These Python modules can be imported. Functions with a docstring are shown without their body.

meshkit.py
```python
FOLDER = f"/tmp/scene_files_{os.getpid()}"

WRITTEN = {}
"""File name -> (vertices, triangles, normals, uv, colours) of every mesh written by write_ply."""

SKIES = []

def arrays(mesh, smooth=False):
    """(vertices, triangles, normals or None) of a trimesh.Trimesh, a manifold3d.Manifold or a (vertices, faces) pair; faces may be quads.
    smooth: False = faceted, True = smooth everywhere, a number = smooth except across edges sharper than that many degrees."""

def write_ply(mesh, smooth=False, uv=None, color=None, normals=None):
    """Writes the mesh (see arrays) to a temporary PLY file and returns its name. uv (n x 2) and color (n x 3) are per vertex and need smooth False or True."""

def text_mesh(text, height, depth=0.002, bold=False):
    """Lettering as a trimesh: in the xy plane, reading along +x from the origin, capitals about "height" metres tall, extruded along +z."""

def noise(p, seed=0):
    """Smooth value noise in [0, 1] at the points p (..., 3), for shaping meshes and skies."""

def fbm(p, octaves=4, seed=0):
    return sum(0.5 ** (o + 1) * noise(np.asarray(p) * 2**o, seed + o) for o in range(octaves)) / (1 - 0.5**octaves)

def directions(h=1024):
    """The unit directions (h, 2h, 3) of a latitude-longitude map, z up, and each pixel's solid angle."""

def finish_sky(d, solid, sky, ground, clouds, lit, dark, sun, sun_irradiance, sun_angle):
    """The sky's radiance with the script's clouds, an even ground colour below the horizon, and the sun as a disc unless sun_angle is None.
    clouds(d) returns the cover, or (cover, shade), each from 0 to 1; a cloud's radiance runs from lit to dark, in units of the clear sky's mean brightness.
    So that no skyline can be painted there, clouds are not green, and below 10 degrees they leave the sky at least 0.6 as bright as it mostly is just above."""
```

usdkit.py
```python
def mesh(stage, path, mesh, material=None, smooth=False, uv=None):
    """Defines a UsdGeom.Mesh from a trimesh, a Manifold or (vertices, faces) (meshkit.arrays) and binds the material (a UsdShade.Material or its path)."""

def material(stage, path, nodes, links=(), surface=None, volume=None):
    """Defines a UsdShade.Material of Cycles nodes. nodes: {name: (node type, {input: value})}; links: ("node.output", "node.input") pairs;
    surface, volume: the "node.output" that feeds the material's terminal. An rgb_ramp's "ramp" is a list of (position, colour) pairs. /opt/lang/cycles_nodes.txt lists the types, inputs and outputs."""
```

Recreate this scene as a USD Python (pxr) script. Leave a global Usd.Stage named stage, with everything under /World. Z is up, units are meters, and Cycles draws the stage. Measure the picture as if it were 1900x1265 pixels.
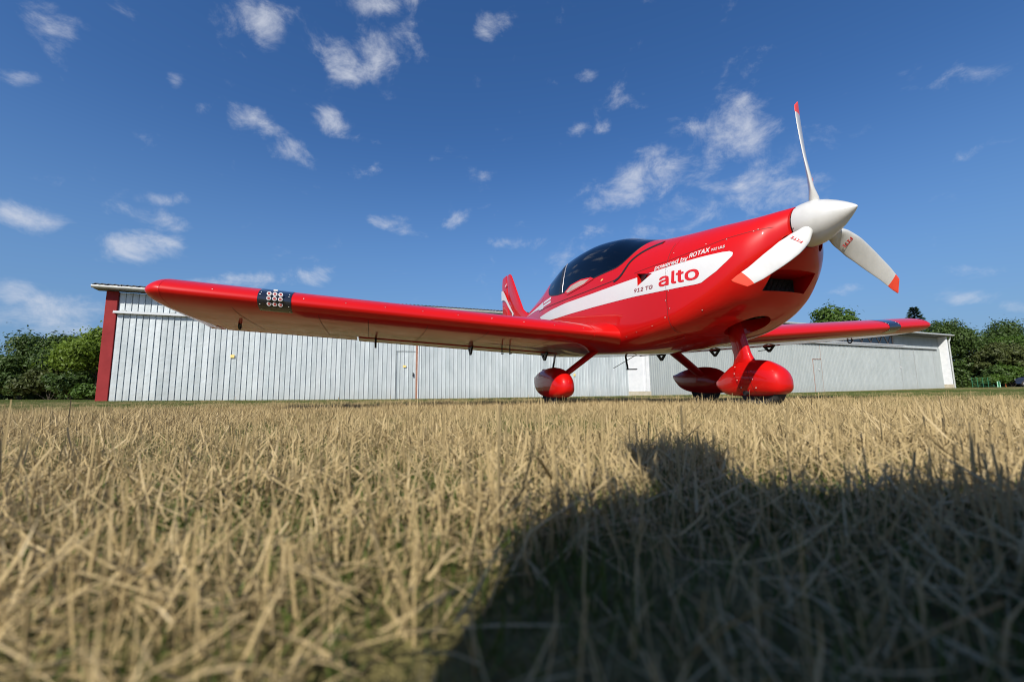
import math, random
import numpy as np, trimesh, manifold3d as m3, usdkit, meshkit
from scipy.interpolate import PchipInterpolator
from shapely.geometry import Polygon, Point
from pxr import Usd, UsdGeom, UsdLux, UsdShade, Gf, Sdf, Vt

rng = np.random.default_rng(7)
random.seed(7)
stage = Usd.Stage.CreateInMemory()
UsdGeom.SetStageUpAxis(stage, UsdGeom.Tokens.z)
UsdGeom.SetStageMetersPerUnit(stage, 1.0)
UsdGeom.Xform.Define(stage, '/World')
UsdGeom.Scope.Define(stage, '/World/Looks')
pi = math.pi

# ---------------------------------------------------------------- camera, sky, sun
CAM_H, PITCH, ROLL = 0.135, 0.124, -0.013
cam = UsdGeom.Camera.Define(stage, '/World/camera')
cp, sp = math.cos(PITCH), math.sin(PITCH)
fw, rt, up = np.array([0, cp, sp]), np.array([1, 0, 0.]), np.array([0, -sp, cp])
r2 = math.cos(ROLL)*rt + math.sin(ROLL)*up
u2 = -math.sin(ROLL)*rt + math.cos(ROLL)*up
cam.AddTransformOp().Set(Gf.Matrix4d(*r2, 0, *u2, 0, *(-fw), 0, 0, 0, CAM_H, 1))
cam.CreateHorizontalApertureAttr(36.0)
cam.CreateVerticalApertureAttr(36.0*681/1024)
cam.CreateFocalLengthAttr(779/1900*36)
cam.CreateClippingRangeAttr(Gf.Vec2f(0.02, 3000))
cam.CreateFStopAttr(3.8)
cam.CreateFocusDistanceAttr(3.2)
cam.CreateExposureAttr(0.5)

SUN_EL, SUN_AZ = math.radians(39), math.atan2(-0.38, -0.925)
sund = np.array([math.sin(SUN_AZ)*math.cos(SUN_EL), math.cos(SUN_AZ)*math.cos(SUN_EL), math.sin(SUN_EL)])
sun = UsdLux.DistantLight.Define(stage, '/World/sun')
sun.CreateIntensityAttr(1.25); sun.CreateAngleAttr(0.53); sun.CreateNormalizeAttr(True)
sun.CreateColorAttr(Gf.Vec3f(1.0, 0.95, 0.86))
zz = sund; xx = np.cross([0, 0, 1], zz); xx /= np.linalg.norm(xx); yy = np.cross(zz, xx)
sun.AddTransformOp().Set(Gf.Matrix4d(*xx, 0, *yy, 0, *zz, 0, 0, 0, 0, 1))

# clouds: (azimuth, elevation, half width, half height, tilt, amount), degrees
CLOUDS = [
 (-33.48, 39.48, 2.26, 3.03, 71.6, 1.0), (-23.16, 38.29, 2.08, 4.08, 79.9, 1), (-17.87, 39.96, 5.52, 2.78, 21.8, 1), (-19.18, 44.33, 5.96, 1.24, 9.4, 1), (-3.06, 43.97, 2.85, 1.51, 1.1, 0.75),
 (-50.31, 32.24, 2.33, 1.71, -15.0, 0.75), (-32.49, 30.63, 3.14, 1.36, 7.7, 1), (-24.74, 32.59, 2.77, 1.57, -10.6, 1), (-28.77, 28.21, 2.71, 1.4, 2.9, 0.85), (-19.93, 28.01, 3.53, 1.19, 16.4, 0.75),
 (-20.05, 31.26, 3.45, 0.83, 0.3, 0.7), (-51.88, 27.19, 1.44, 0.66, 26.6, 0.75), (-38.63, 30.09, 1.55, 0.81, 39.9, 0.7), (-40.97, 31.63, 0.78, 0.84, 20.5, 0.7), (-41.0, 18.37, 3.94, 1.21, -0.9, 0.95),
 (-41.38, 20.34, 2.72, 0.84, 15.2, 0.75), (-42.72, 15.31, 3.41, 1.7, 16.0, 1.15), (-50.5, 15.94, 2.53, 1.13, 5.2, 0.95), (-17.29, 22.04, 3.15, 1.19, 0.8, 1), (-7.8, 22.94, 1.81, 1.22, 20.0, 0.8),
 (11.61, 38.62, 1.86, 0.84, -6.2, 0.85), (9.79, 33.19, 1.83, 0.89, 2.6, 0.85), (13.59, 33.14, 1.44, 0.86, 9.0, 0.7), (18.68, 26.73, 7.77, 2.73, 11.6, 1.05), (29.74, 29.36, 4.6, 4.66, -14.4, 0.95),
 (24.15, 31.23, 2.95, 1.27, -3.4, 0.75), (30.12, 23.49, 9.35, 3.07, 7.8, 1.05), (34.33, 23.05, 4.92, 2.53, -14.6, 0.9), (6.95, 17.83, 4.48, 1.56, 4.8, 0.8), (39.19, 10.66, 2.73, 0.8, -3.1, 0.8),
 (49.08, 20.84, 5.68, 0.8, 16.6, 0.3), (45.75, 27.98, 7.67, 1.46, -1.1, 0.2), (-48.67, 8.09, 4.96, 1.76, 7.9, 1.05), (-50.49, 8.79, 1.85, 1.42, 9.2, 1.0), (-34.36, 13.15, 6.24, 1.09, 7.8, 0.75),
 (-27.14, 14.36, 4.22, 1.29, 6.2, 0.7), (48.05, 8.02, 1.7, 0.69, -9.8, 0.8), (50.67, 6.9, 1.37, 0.66, -9.4, 0.85), (16.75, 35.92, 3.7, 1.35, -8.7, 0.65), (-4.36, 28.31, 1.94, 1.15, 1.2, 0.65),
 (48.33, 10.77, 2.05, 0.69, -12.7, 0.5), (-45.35, 6.19, 3.69, 1.56, 5.1, 0.7), (0.94, 20.28, 4.58, 1.12, -1.0, 0.5), (15.15, 20.81, 5.02, 1.21, -5.8, 0.75),
]
def sky():
    N = {'sky': ('sky_texture', dict(sky_type='single_scattering', sun_disc=False, sun_elevation=SUN_EL, sun_rotation=SUN_AZ % (2*pi), altitude=300.0, air_density=1.0, aerosol_density=0.6, ozone_density=1.6)),
         'hsv': ('hsv', dict(hue=0.509, saturation=1.31, value=1.27)),
         'tc': ('texture_coordinate', {}), 'sep': ('separate_xyz', {}),
         'az': ('math', dict(math_type='arctan2')), 'el': ('math', dict(math_type='arcsine')),
         'ae': ('combine_xyz', dict(z=0.0)),
         'n1': ('noise_texture', dict(scale=13.0, detail=10.0, roughness=0.64, distortion=0.3)),
         'map1': ('mapping', dict(mapping_type='point', scale=(1, 1, 1.45))),
         'n2': ('noise_texture', dict(scale=3.2, detail=5.0, roughness=0.55)),
         'bg': ('background_shader', dict(strength=0.075))}
    L = [('sky.color', 'hsv.color'), ('tc.generated', 'sep.vector'), ('sep.x', 'az.value1'), ('sep.y', 'az.value2'), ('sep.z', 'el.value1'), ('az.value', 'ae.x'), ('el.value', 'ae.y'),
         ('tc.generated', 'map1.vector'), ('map1.vector', 'n1.vector'), ('tc.generated', 'n2.vector')]
    last = None
    for i, (a, e, w, h, t, amt) in enumerate(CLOUDS):
        ra, re = math.radians(a), math.radians(e)
        N[f'm{i}'] = ('mapping', dict(mapping_type='texture', location=(ra, re, 0), rotation=(0, 0, math.radians(t)), scale=(math.radians(w), math.radians(h), 1)))
        N[f'l{i}'] = ('vector_math', dict(math_type='length'))
        N[f'r{i}'] = ('map_range', dict(range_type='smoothstep', from_min=1.75, from_max=0.0, to_min=0.0, to_max=amt, clamp=True))
        L += [('ae.vector', f'm{i}.vector'), (f'm{i}.vector', f'l{i}.vector1'), (f'l{i}.value', f'r{i}.value')]
        if last:
            N[f'x{i}'] = ('math', dict(math_type='maximum'))
            L += [(last, f'x{i}.value1'), (f'r{i}.result', f'x{i}.value2')]
            last = f'x{i}.value'
        else:
            last = f'r{i}.result'
    # raggedness: cover = smoothstep(blob + noise); a thin scatter of small cloud everywhere
    N['sub'] = ('math', dict(math_type='multiply_add', value2=3.1, value3=-1.55)); L.append(('n1.fac', 'sub.value1'))
    N['bg2'] = ('math', dict(math_type='multiply_add', value2=0.9, value3=-0.50)); L.append(('n2.fac', 'bg2.value1'))
    N['mx'] = ('math', dict(math_type='maximum')); L += [(last, 'mx.value1'), ('bg2.value', 'mx.value2')]
    N['add'] = ('math', dict(math_type='add')); L += [('mx.value', 'add.value1'), ('sub.value', 'add.value2')]
    N['cov'] = ('map_range', dict(range_type='smoothstep', from_min=0.30, from_max=1.85, to_min=0.0, to_max=0.86, clamp=True)); L.append(('add.value', 'cov.value'))
    # haze towards the horizon
    N['hz'] = ('map_range', dict(range_type='smoothstep', from_min=0.55, from_max=-0.05, to_min=0.0, to_max=0.9, clamp=True)); L.append(('sep.z', 'hz.value'))
    N['mixh'] = ('mix', dict(color2=(1.25, 2.6, 4.9))); L += [('hz.result', 'mixh.fac'), ('hsv.color', 'mixh.color1')]
    N['mixc'] = ('mix', dict(color2=(6.6, 6.9, 7.6))); L += [('cov.result', 'mixc.fac'), ('mixh.color', 'mixc.color1'), ('mixc.color', 'bg.color')]
    return usdkit.material(stage, '/World/Looks/sky', N, L, surface='bg.background')
dome = UsdLux.DomeLight.Define(stage, '/World/sky')
UsdShade.MaterialBindingAPI.Apply(dome.GetPrim()).Bind(sky())
dome.GetPrim().SetCustomDataByKey('kind', 'structure')

# ---------------------------------------------------------------- helpers
used = {}
def numbered(parent, name):
    k = (str(parent), name); n = used.get(k, 0); used[k] = n + 1
    return name if n == 0 else f'{name}_{n:03d}'
def path_of(p):
    return '/World' if p is None else (str(p) if isinstance(p, str) else str(p.GetPath()))
def tag(p, label=None, category=None, group=None, kind=None):
    for k, v in (('label', label), ('category', category), ('group', group), ('kind', kind)):
        if v: p.SetCustomDataByKey(k, v)
    return p
def thing(name, label, category, loc=(0, 0, 0), rotz=0.0, group=None, matrix=None, kind=None):
    x = UsdGeom.Xform.Define(stage, '/World/' + numbered('/World', name))
    if matrix is not None: x.AddTransformOp().Set(matrix)
    else:
        x.AddTranslateOp().Set(Gf.Vec3d(*map(float, loc)))
        if rotz: x.AddRotateZOp().Set(math.degrees(rotz))
    return tag(x.GetPrim(), label, category, group, kind)
def obj(name, mesh, mat, parent=None, smooth=False, label=None, **kw):
    p = path_of(parent)
    if isinstance(mesh, list): mesh = trimesh.util.concatenate(mesh)
    m = usdkit.mesh(stage, f'{p}/{numbered(p, name)}', mesh, mat, smooth)
    return tag(m.GetPrim(), label, **kw)
def mat(name, nodes, links, surface, **kw):
    return usdkit.material(stage, '/World/Looks/' + name, nodes, links, surface=surface, **kw)
def simple(name, color, rough=0.5, metallic=0.0, **kw):
    return mat(name, {'p': ('principled_bsdf', dict(base_color=color, roughness=rough, metallic=metallic, **kw))}, [], 'p.BSDF')
def noisy(name, c1, c2, scale, rough=0.6, metallic=0.0, bump=0.0, stretch=(1, 1, 1), detail=4.0, **kw):
    N = {'tc': ('texture_coordinate', {}), 'mp': ('mapping', dict(mapping_type='point', scale=stretch)), 'n': ('noise_texture', dict(scale=scale, detail=detail, roughness=0.6)),
         'r': ('rgb_ramp', {'ramp': [(0.3, c1), (0.7, c2)]}), 'p': ('principled_bsdf', dict(roughness=rough, metallic=metallic, **kw))}
    L = [('tc.object', 'mp.vector'), ('mp.vector', 'n.vector'), ('n.fac', 'r.fac'), ('r.color', 'p.base_color')]
    if bump:
        N['b'] = ('bump', dict(strength=0.6, distance=bump)); L += [('n.fac', 'b.height'), ('b.normal', 'p.normal')]
    return mat(name, N, L, 'p.BSDF')
def leafy(name, dark, light, trans=0.35, rough=0.5, mid=None):
    N = {'g': ('geometry', {}), 'r': ('rgb_ramp', {'ramp': [(0.0, dark)] + ([(0.45, mid)] if mid else []) + [(1.0, light)]}), 'p': ('principled_bsdf', dict(roughness=rough, specular_ior_level=0.25)),
         't': ('translucent_bsdf', {}), 'm': ('mix_closure', dict(fac=trans))}
    return mat(name, N, [('g.random_per_island', 'r.fac'), ('r.color', 'p.base_color'), ('r.color', 't.color'), ('p.BSDF', 'm.closure1'), ('t.BSDF', 'm.closure2')], 'm.closure')

def box(sx, sy, sz, c=(0, 0, 0)):
    b = trimesh.creation.box((sx, sy, sz)); b.apply_translation(c); return b
def bb(x0, x1, y0, y1, z0, z1):
    return box(x1-x0, y1-y0, z1-z0, ((x0+x1)/2, (y0+y1)/2, (z0+z1)/2))
def rbox(sx, sy, sz, r, c=(0, 0, 0), n=10):
    s = m3.Manifold.sphere(r, n)
    parts = [s.translate((i*(sx/2-r), j*(sy/2-r), k*(sz/2-r))) for i in (-1, 1) for j in (-1, 1) for k in (-1, 1)]
    return tri(m3.Manifold.batch_hull(parts).translate(c))
def cyl(p, q, r, n=12, r2=None):
    p, q = np.array(p, float), np.array(q, float); d = q-p; L = np.linalg.norm(d); d = d/L
    a = np.cross(d, [0, 0, 1.]) if abs(d[2]) < .95 else np.cross(d, [1., 0, 0]); a /= np.linalg.norm(a); b = np.cross(d, a)
    t = np.arange(n)*2*pi/n; ring = np.cos(t)[:, None]*a + np.sin(t)[:, None]*b
    r2 = r if r2 is None else r2
    v = np.vstack([p+ring*r, q+ring*r2, p, q]); f = []
    for i in range(n):
        j = (i+1) % n
        f += [(i, j, n+j), (i, n+j, n+i), (2*n, j, i), (2*n+1, n+i, n+j)]
    m = trimesh.Trimesh(v, f, process=False)
    if m.volume < 0: m.invert()
    return m
def tri(mf):
    a = mf.to_mesh(); return trimesh.Trimesh(a.vert_properties[:, :3], a.tri_verts, process=False)
def man(t):
    return m3.Manifold(m3.Mesh(np.asarray(t.vertices, np.float32), np.asarray(t.faces, np.uint32)))
def loft(rings, caps=True):
    """rings: (n, m, 3), closed around m."""
    R = np.asarray(rings, float); n, m = R.shape[:2]
    v = R.reshape(-1, 3); i, j = np.meshgrid(np.arange(n-1), np.arange(m), indexing='ij'); k = (j+1) % m
    a, b, c, d = i*m+j, i*m+k, (i+1)*m+k, (i+1)*m+j
    f = np.vstack([np.stack([a, b, c], -1).reshape(-1, 3), np.stack([a, c, d], -1).reshape(-1, 3)])
    if caps:
        c0, c1 = len(v), len(v)+1
        v = np.vstack([v, R[0].mean(0), R[-1].mean(0)]); q = np.arange(m); qn = (q+1) % m
        f = np.vstack([f, np.stack([np.full(m, c0), qn, q], -1), np.stack([np.full(m, c1), (n-1)*m+q, (n-1)*m+qn], -1)])
    t = trimesh.Trimesh(v, f, process=False)
    if caps and t.volume < 0: t.invert()
    return t
def sheet(G):
    G = np.asarray(G, float); n, m = G.shape[:2]
    i, j = np.meshgrid(np.arange(n-1), np.arange(m-1), indexing='ij'); a = i*m+j
    q = np.stack([a, a+1, a+m+1, a+m], -1).reshape(-1, 4)
    return trimesh.Trimesh(G.reshape(-1, 3), np.vstack([q[:, [0, 1, 2]], q[:, [0, 2, 3]]]), process=False)
def sph(c, r, n=1, sc=(1, 1, 1)):
    s = trimesh.creation.icosphere(n, r); s.apply_scale(sc); s.apply_translation(c); return s

# ---------------------------------------------------------------- materials
RED = (0.45, 0.005, 0.004)
red = mat('red_paint', {'tc': ('texture_coordinate', {}), 'n': ('noise_texture', dict(scale=14.0, detail=3.0)), 'b': ('bump', dict(strength=0.03, distance=0.004)),
     'p': ('principled_bsdf', dict(base_color=RED, roughness=0.38, specular_ior_level=0.1, coat_weight=0.6, coat_roughness=0.02, coat_ior=1.5))},
     [('tc.object', 'n.vector'), ('n.fac', 'b.height'), ('b.normal', 'p.coat_normal')], 'p.BSDF')
white = noisy('white_paint', (0.46, 0.455, 0.435), (0.55, 0.55, 0.535), 7, 0.32, coat_weight=0.6, coat_roughness=0.05)
decal_white = simple('white_vinyl', (0.56, 0.56, 0.56), 0.35, coat_weight=0.3, coat_roughness=0.1)
decal_red = simple('red_vinyl', (0.50, 0.012, 0.014), 0.4)
decal_dark = simple('dark_red_vinyl', (0.20, 0.012, 0.02), 0.45)
decal_grey = simple('silver_vinyl', (0.52, 0.50, 0.50), 0.4)
tip_red = simple('blade_tip_red', (0.72, 0.06, 0.03), 0.35)
black = simple('black_plastic', (0.012, 0.012, 0.013), 0.45)
seam_m = simple('panel_gap', (0.09, 0.006, 0.006), 0.7)
rubber = noisy('tyre_rubber', (0.012, 0.012, 0.012), (0.03, 0.029, 0.027), 30, 0.8)
steel = simple('screw_steel', (0.5, 0.48, 0.48), 0.45, 0.7)
gunmetal = noisy('radiator_metal', (0.02, 0.02, 0.02), (0.08, 0.08, 0.075), 60, 0.6, 0.5)
interior = simple('cockpit_fabric', (0.05, 0.05, 0.055), 0.8)
pane = mat('tinted_canopy', {'t': ('transparent_bsdf', dict(color=(0.16, 0.18, 0.22))), 'g': ('glossy_bsdf', dict(color=(1, 1, 1), roughness=0.01)), 'f': ('fresnel', dict(IOR=1.5)), 'm': ('mix_closure', {})},
     [('f.fac', 'm.fac'), ('t.BSDF', 'm.closure1'), ('g.BSDF', 'm.closure2')], 'm.closure')
lens = mat('lamp_window', {'t': ('transparent_bsdf', dict(color=(0.22, 0.25, 0.30))), 'g': ('glossy_bsdf', dict(roughness=0.02)), 'f': ('fresnel', dict(IOR=1.5)), 'm': ('mix_closure', {})},
     [('f.fac', 'm.fac'), ('t.BSDF', 'm.closure1'), ('g.BSDF', 'm.closure2')], 'm.closure')

def metal_wall(name, c1, c2, rough, metallic):
    N = {'tc': ('texture_coordinate', {}), 'mp': ('mapping', dict(mapping_type='point', scale=(1.2, 1.2, 0.35))), 'n': ('noise_texture', dict(scale=2.2, detail=6.0, roughness=0.65)),
         'r': ('rgb_ramp', {'ramp': [(0.28, c1), (0.72, c2)]}), 'n2': ('noise_texture', dict(scale=5.0, detail=2.0)), 'b': ('bump', dict(strength=0.6, distance=0.016)),
         'z': ('separate_xyz', {}), 'd': ('map_range', dict(from_min=0.55, from_max=-0.15, to_min=0.0, to_max=0.45, clamp=True)), 'dn': ('math', dict(math_type='multiply')), 'mx': ('mix', dict(color2=(0.20, 0.19, 0.15))), 'oi': ('object_info', {}), 'om': ('map_range', dict(from_min=0.0, from_max=1.0, to_min=0.90, to_max=1.05)), 'oc': ('vector_math', dict(math_type='scale')),
         'p': ('principled_bsdf', dict(roughness=rough, metallic=metallic))}
    L = [('tc.object', 'mp.vector'), ('mp.vector', 'n.vector'), ('n.fac', 'r.fac'), ('tc.object', 'n2.vector'), ('n2.fac', 'b.height'), ('b.normal', 'p.normal'),
         ('tc.object', 'z.vector'), ('z.z', 'd.value'), ('d.result', 'dn.value1'), ('n.fac', 'dn.value2'), ('dn.value', 'mx.fac'), ('r.color', 'oc.vector1'), ('oi.random', 'om.value'), ('om.result', 'oc.scale'), ('oc.vector', 'mx.color1'), ('mx.color', 'p.base_color')]
    return mat(name, N, L, 'p.BSDF')
sheet_m = metal_wall('galvanised_sheet', (0.44, 0.49, 0.505), (0.62, 0.66, 0.67), 0.38, 0.25)
sheet_m2 = metal_wall('galvanised_sheet_dull', (0.40, 0.45, 0.465), (0.57, 0.615, 0.625), 0.42, 0.25)
sheet_m3 = metal_wall('corrugated_sheet', (0.31, 0.345, 0.35), (0.39, 0.425, 0.43), 0.5, 0.2)
groove_m = simple('sheet_groove', (0.10, 0.115, 0.125), 0.6)
trim_red = noisy('dark_red_board', (0.20, 0.022, 0.024), (0.26, 0.030, 0.032), 3, 0.8, specular_ior_level=0.15)
render_w = noisy('white_render', (0.56, 0.58, 0.60), (0.66, 0.67, 0.68), 4, 0.85, bump=0.003)
plinth_m = noisy('concrete_plinth', (0.34, 0.30, 0.22), (0.46, 0.42, 0.33), 6, 0.9, bump=0.004)
gutter_m = noisy('zinc_gutter', (0.34, 0.36, 0.35), (0.46, 0.47, 0.45), 5, 0.45, 0.3)
roof_m = noisy('dark_roof_sheet', (0.05, 0.052, 0.055), (0.09, 0.09, 0.09), 8, 0.8)
rail_m = simple('rail_steel', (0.50, 0.52, 0.53), 0.45, 0.3)
rust_m = noisy('rusty_strip', (0.20, 0.09, 0.06), (0.33, 0.17, 0.12), 12, 0.8)
yellow_m = simple('yellow_sticker', (0.75, 0.55, 0.18), 0.6)
win_m = simple('window_glass', (0.05, 0.06, 0.07), 0.05)
wood_m = noisy('pale_brace', (0.30, 0.24, 0.22), (0.42, 0.34, 0.30), 10, 0.7)
concrete = noisy('interior_dark', (0.05, 0.05, 0.05), (0.08, 0.08, 0.08), 3, 0.9)

# ---------------------------------------------------------------- hangar frame and terrain
HA = 0.393
HD = np.array([math.cos(HA), math.sin(HA)]); HN = np.array([-math.sin(HA), math.cos(HA)]); HB = np.array([-14.712, 14.932])
def hs(x, y):
    q = np.stack([np.asarray(x, float)-HB[0], np.asarray(y, float)-HB[1]], -1); return q@HD, q@HN
def ground_z(x, y):
    s, n = hs(x, y)
    base = np.interp(s, [-22, -8, 0, 12, 23.5, 40, 56, 75], [.20, .13, .05, -.08, -.19, -.04, .09, .14])
    k = np.clip((n+9.5)/8.5, 0, 1); k = k*k*(3-2*k)
    return base*k
gx = np.unique(np.concatenate([np.linspace(-30, 75, 120), np.linspace(-3, 5, 60), np.array([-700, -400, -200, -120, -80, -50, 90, 120, 200, 400, 700.])]))
gy = np.unique(np.concatenate([np.linspace(-12, 70, 110), np.linspace(-1, 5, 50), np.array([-700, -300, -100, -40, 90, 120, 200, 400, 700.])]))
X, Y = np.meshgrid(gx, gy, indexing='ij')
Z = ground_z(X, Y)
Z = Z + 0.012*(meshkit.fbm(np.stack([X*1.3, Y*1.3, 0*X], -1), 3, 5)-.5)*np.exp(-(X**2+Y**2)/60)
ground_mat = mat('field_soil', {'g': ('geometry', {}), 'n': ('noise_texture', dict(scale=1.6, detail=8.0, roughness=0.7)), 'n2': ('noise_texture', dict(scale=45.0, detail=5.0, roughness=0.7)),
     'r': ('rgb_ramp', {'ramp': [(0.32, (0.11, 0.11, 0.035)), (0.5, (0.22, 0.185, 0.085)), (0.68, (0.38, 0.31, 0.17))]}), 'r2': ('rgb_ramp', {'ramp': [(0.3, (0.35, 0.35, 0.3)), (0.7, (1.2, 1.15, 1.05))]}),
     'm': ('mix', dict(mix_type='multiply', fac=0.9)), 'b': ('bump', dict(strength=1.0, distance=0.02)), 'p': ('principled_bsdf', dict(roughness=0.95, specular_ior_level=0.1))},
     [('g.position', 'n.vector'), ('g.position', 'n2.vector'), ('n.fac', 'r.fac'), ('n2.fac', 'r2.fac'), ('r.color', 'm.color1'), ('r2.color', 'm.color2'), ('m.color', 'p.base_color'), ('n2.fac', 'b.height'), ('b.normal', 'p.normal')], 'p.BSDF')
obj('ground', sheet(np.stack([X, Y, Z], -1)), ground_mat, smooth=True, kind='structure')

# ---------------------------------------------------------------- left hangar: each sheet of the wall is a part
def hangar_matrix(x0):
    p = HB + HD*x0
    return Gf.Matrix4d(HD[0], HD[1], 0, 0, HN[0], HN[1], 0, 0, 0, 0, 1, 0, p[0], p[1], 0, 1)
def rib_sheet(w, z0, z1, y=0.0):
    """one ribbed steel sheet: flat pan, a dark groove on its left and a thin raised bead, standing from z0 to z1 in front of the plane y."""
    prof = [(0.0, 0.020), (0.010, 0.020), (0.016, 0.0), (w*0.50, -0.004), (w-0.030, 0.0), (w-0.022, -0.022), (w-0.008, -0.022), (w-0.002, 0.020)]
    p = np.array(prof); lo = np.column_stack([p[:, 0], p[:, 1]+y, np.full(len(p), z0)]); hi = lo.copy(); hi[:, 2] = z1
    return sheet(np.stack([lo, hi], 0))
WL, HLz, RAIL = 23.0, 4.02, 3.22
hang = thing('metal_hangar', 'ribbed silver metal hangar with dark red corner board, behind the near wing', 'hangar', matrix=hangar_matrix(0))
obj('back_wall', [bb(0.34, 23.0, 0.03, 0.15, -0.6, 4.0), bb(0.0, 0.2, 0.15, 12, -.6, 4.0), bb(0.2, 23.0, 11.8, 12, -.6, 5.0)], groove_m, hang)
obj('corner_board', [rbox(0.34, 0.14, 4.62, 0.012, (0.17, 0.0, 1.70), 6)], trim_red, hang)
W = 0.19
n = int((WL-0.36)/W)
for i in range(n):
    x = 0.36 + i*W
    a = rib_sheet(W, -0.6, RAIL, -0.05+0.004*math.sin(i*2.1)); a.apply_translation((x, 0, 0))
    obj('wall_sheet', a, (sheet_m, sheet_m2, sheet_m)[(i*7) % 3], hang, smooth=40)
    b = rib_sheet(W, RAIL, 3.99, 0.0); b.apply_translation((x, 0, 0))
    obj('upper_wall_sheet', b, (sheet_m2, sheet_m)[(i*5) % 2], hang, smooth=40)
obj('door_rail', [bb(0.28, 22.6, -0.17, -0.06, 3.20, 3.29), bb(0.28, 22.6, -0.19, -0.17, 3.20, 3.225)], rail_m, hang)
for x in np.arange(0.5, 22, 1.45):
    obj('rail_bracket', bb(x, x+.12, -0.13, -0.02, 3.292, 3.33), gutter_m, hang)
obj('gutter', [trimesh.util.concatenate([cyl((-0.30, -0.36, 4.10), (23.2, -0.36, 4.10), 0.065, 14)])], gutter_m, hang, smooth=40)
obj('fascia_board', bb(-0.28, 23.1, -0.29, 0.10, 4.03, 4.075), groove_m, hang)
xs = np.arange(-0.28, 23.15, 0.028); zr = 0.022*np.cos(xs*2*pi/0.177)
top = np.stack([np.stack([xs, np.full_like(xs, y0), z0+zr], -1) for y0, z0 in ((-0.43, 4.185), (0.5, 4.34), (6, 5.2), (12, 5.25))], 0)
bot = top.copy(); bot[..., 2] -= 0.02
lip = np.stack([top[0], bot[0]], 0)
obj('roof', [sheet(top[:, ::-1]), sheet(bot), sheet(lip)], roof_m, hang, smooth=50)
for x in np.arange(0.5, 23, 1.2):
    obj('gutter_hook', bb(x, x+.025, -0.44, -0.30, 4.155, 4.175), gutter_m, hang)
dd = obj('door', [bb(10.27, 11.10, -0.088, -0.078, 2.085, 2.10), bb(10.26, 10.275, -0.088, -0.078, -0.2, 2.10)], groove_m, hang, label='walk-in door cut into the ribbed wall')
obj('handle', bb(10.98, 11.04, -0.12, -0.09, 0.95, 1.12), black, dd)
obj('sticker', bb(10.56, 10.70, -0.092, -0.086, 1.36, 1.45), yellow_m, dd)
obj('rust_strip', bb(11.13, 11.21, -0.10, -0.075, -0.4, 3.19), rust_m, hang)
obj('white_strip', bb(11.215, 11.25, -0.10, -0.075, -0.4, 3.19), render_w, hang)
obj('sticker', bb(3.95, 4.08, -0.092, -0.080, 1.66, 1.78), yellow_m, hang)
obj('sticker', bb(19.4, 19.5, -0.092, -0.080, 1.0, 1.12), yellow_m, hang)

# ---------------------------------------------------------------- right hangar
hr = thing('corrugated_hangar', 'grey corrugated metal hangar with white end pier, under the far wing of the red aeroplane', 'hangar', matrix=hangar_matrix(23.0))
Lr = 33.07
def corr(x0, x1, z0, z1, y, pitch=0.16, amp=0.034):
    xs = np.unique(np.round(np.concatenate([[x0, x1]] + [np.arange(math.floor(x0/pitch)*pitch+q*pitch, x1, pitch) for q in (0, .30, .42, .76, .88)]), 5)); xs = xs[(xs >= x0) & (xs <= x1)]; k = len(xs); ph = (xs/pitch+1e-6) % 1
    yy = y + amp*np.interp(ph, [0, .30, .42, .76, .88, 1], [1, 1, -1, -1, 1, 1])
    lo = np.stack([xs, yy, np.full(k, z0)], -1); hi = lo.copy(); hi[:, 2] = z1
    return sheet(np.stack([lo, hi], 0))
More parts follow.
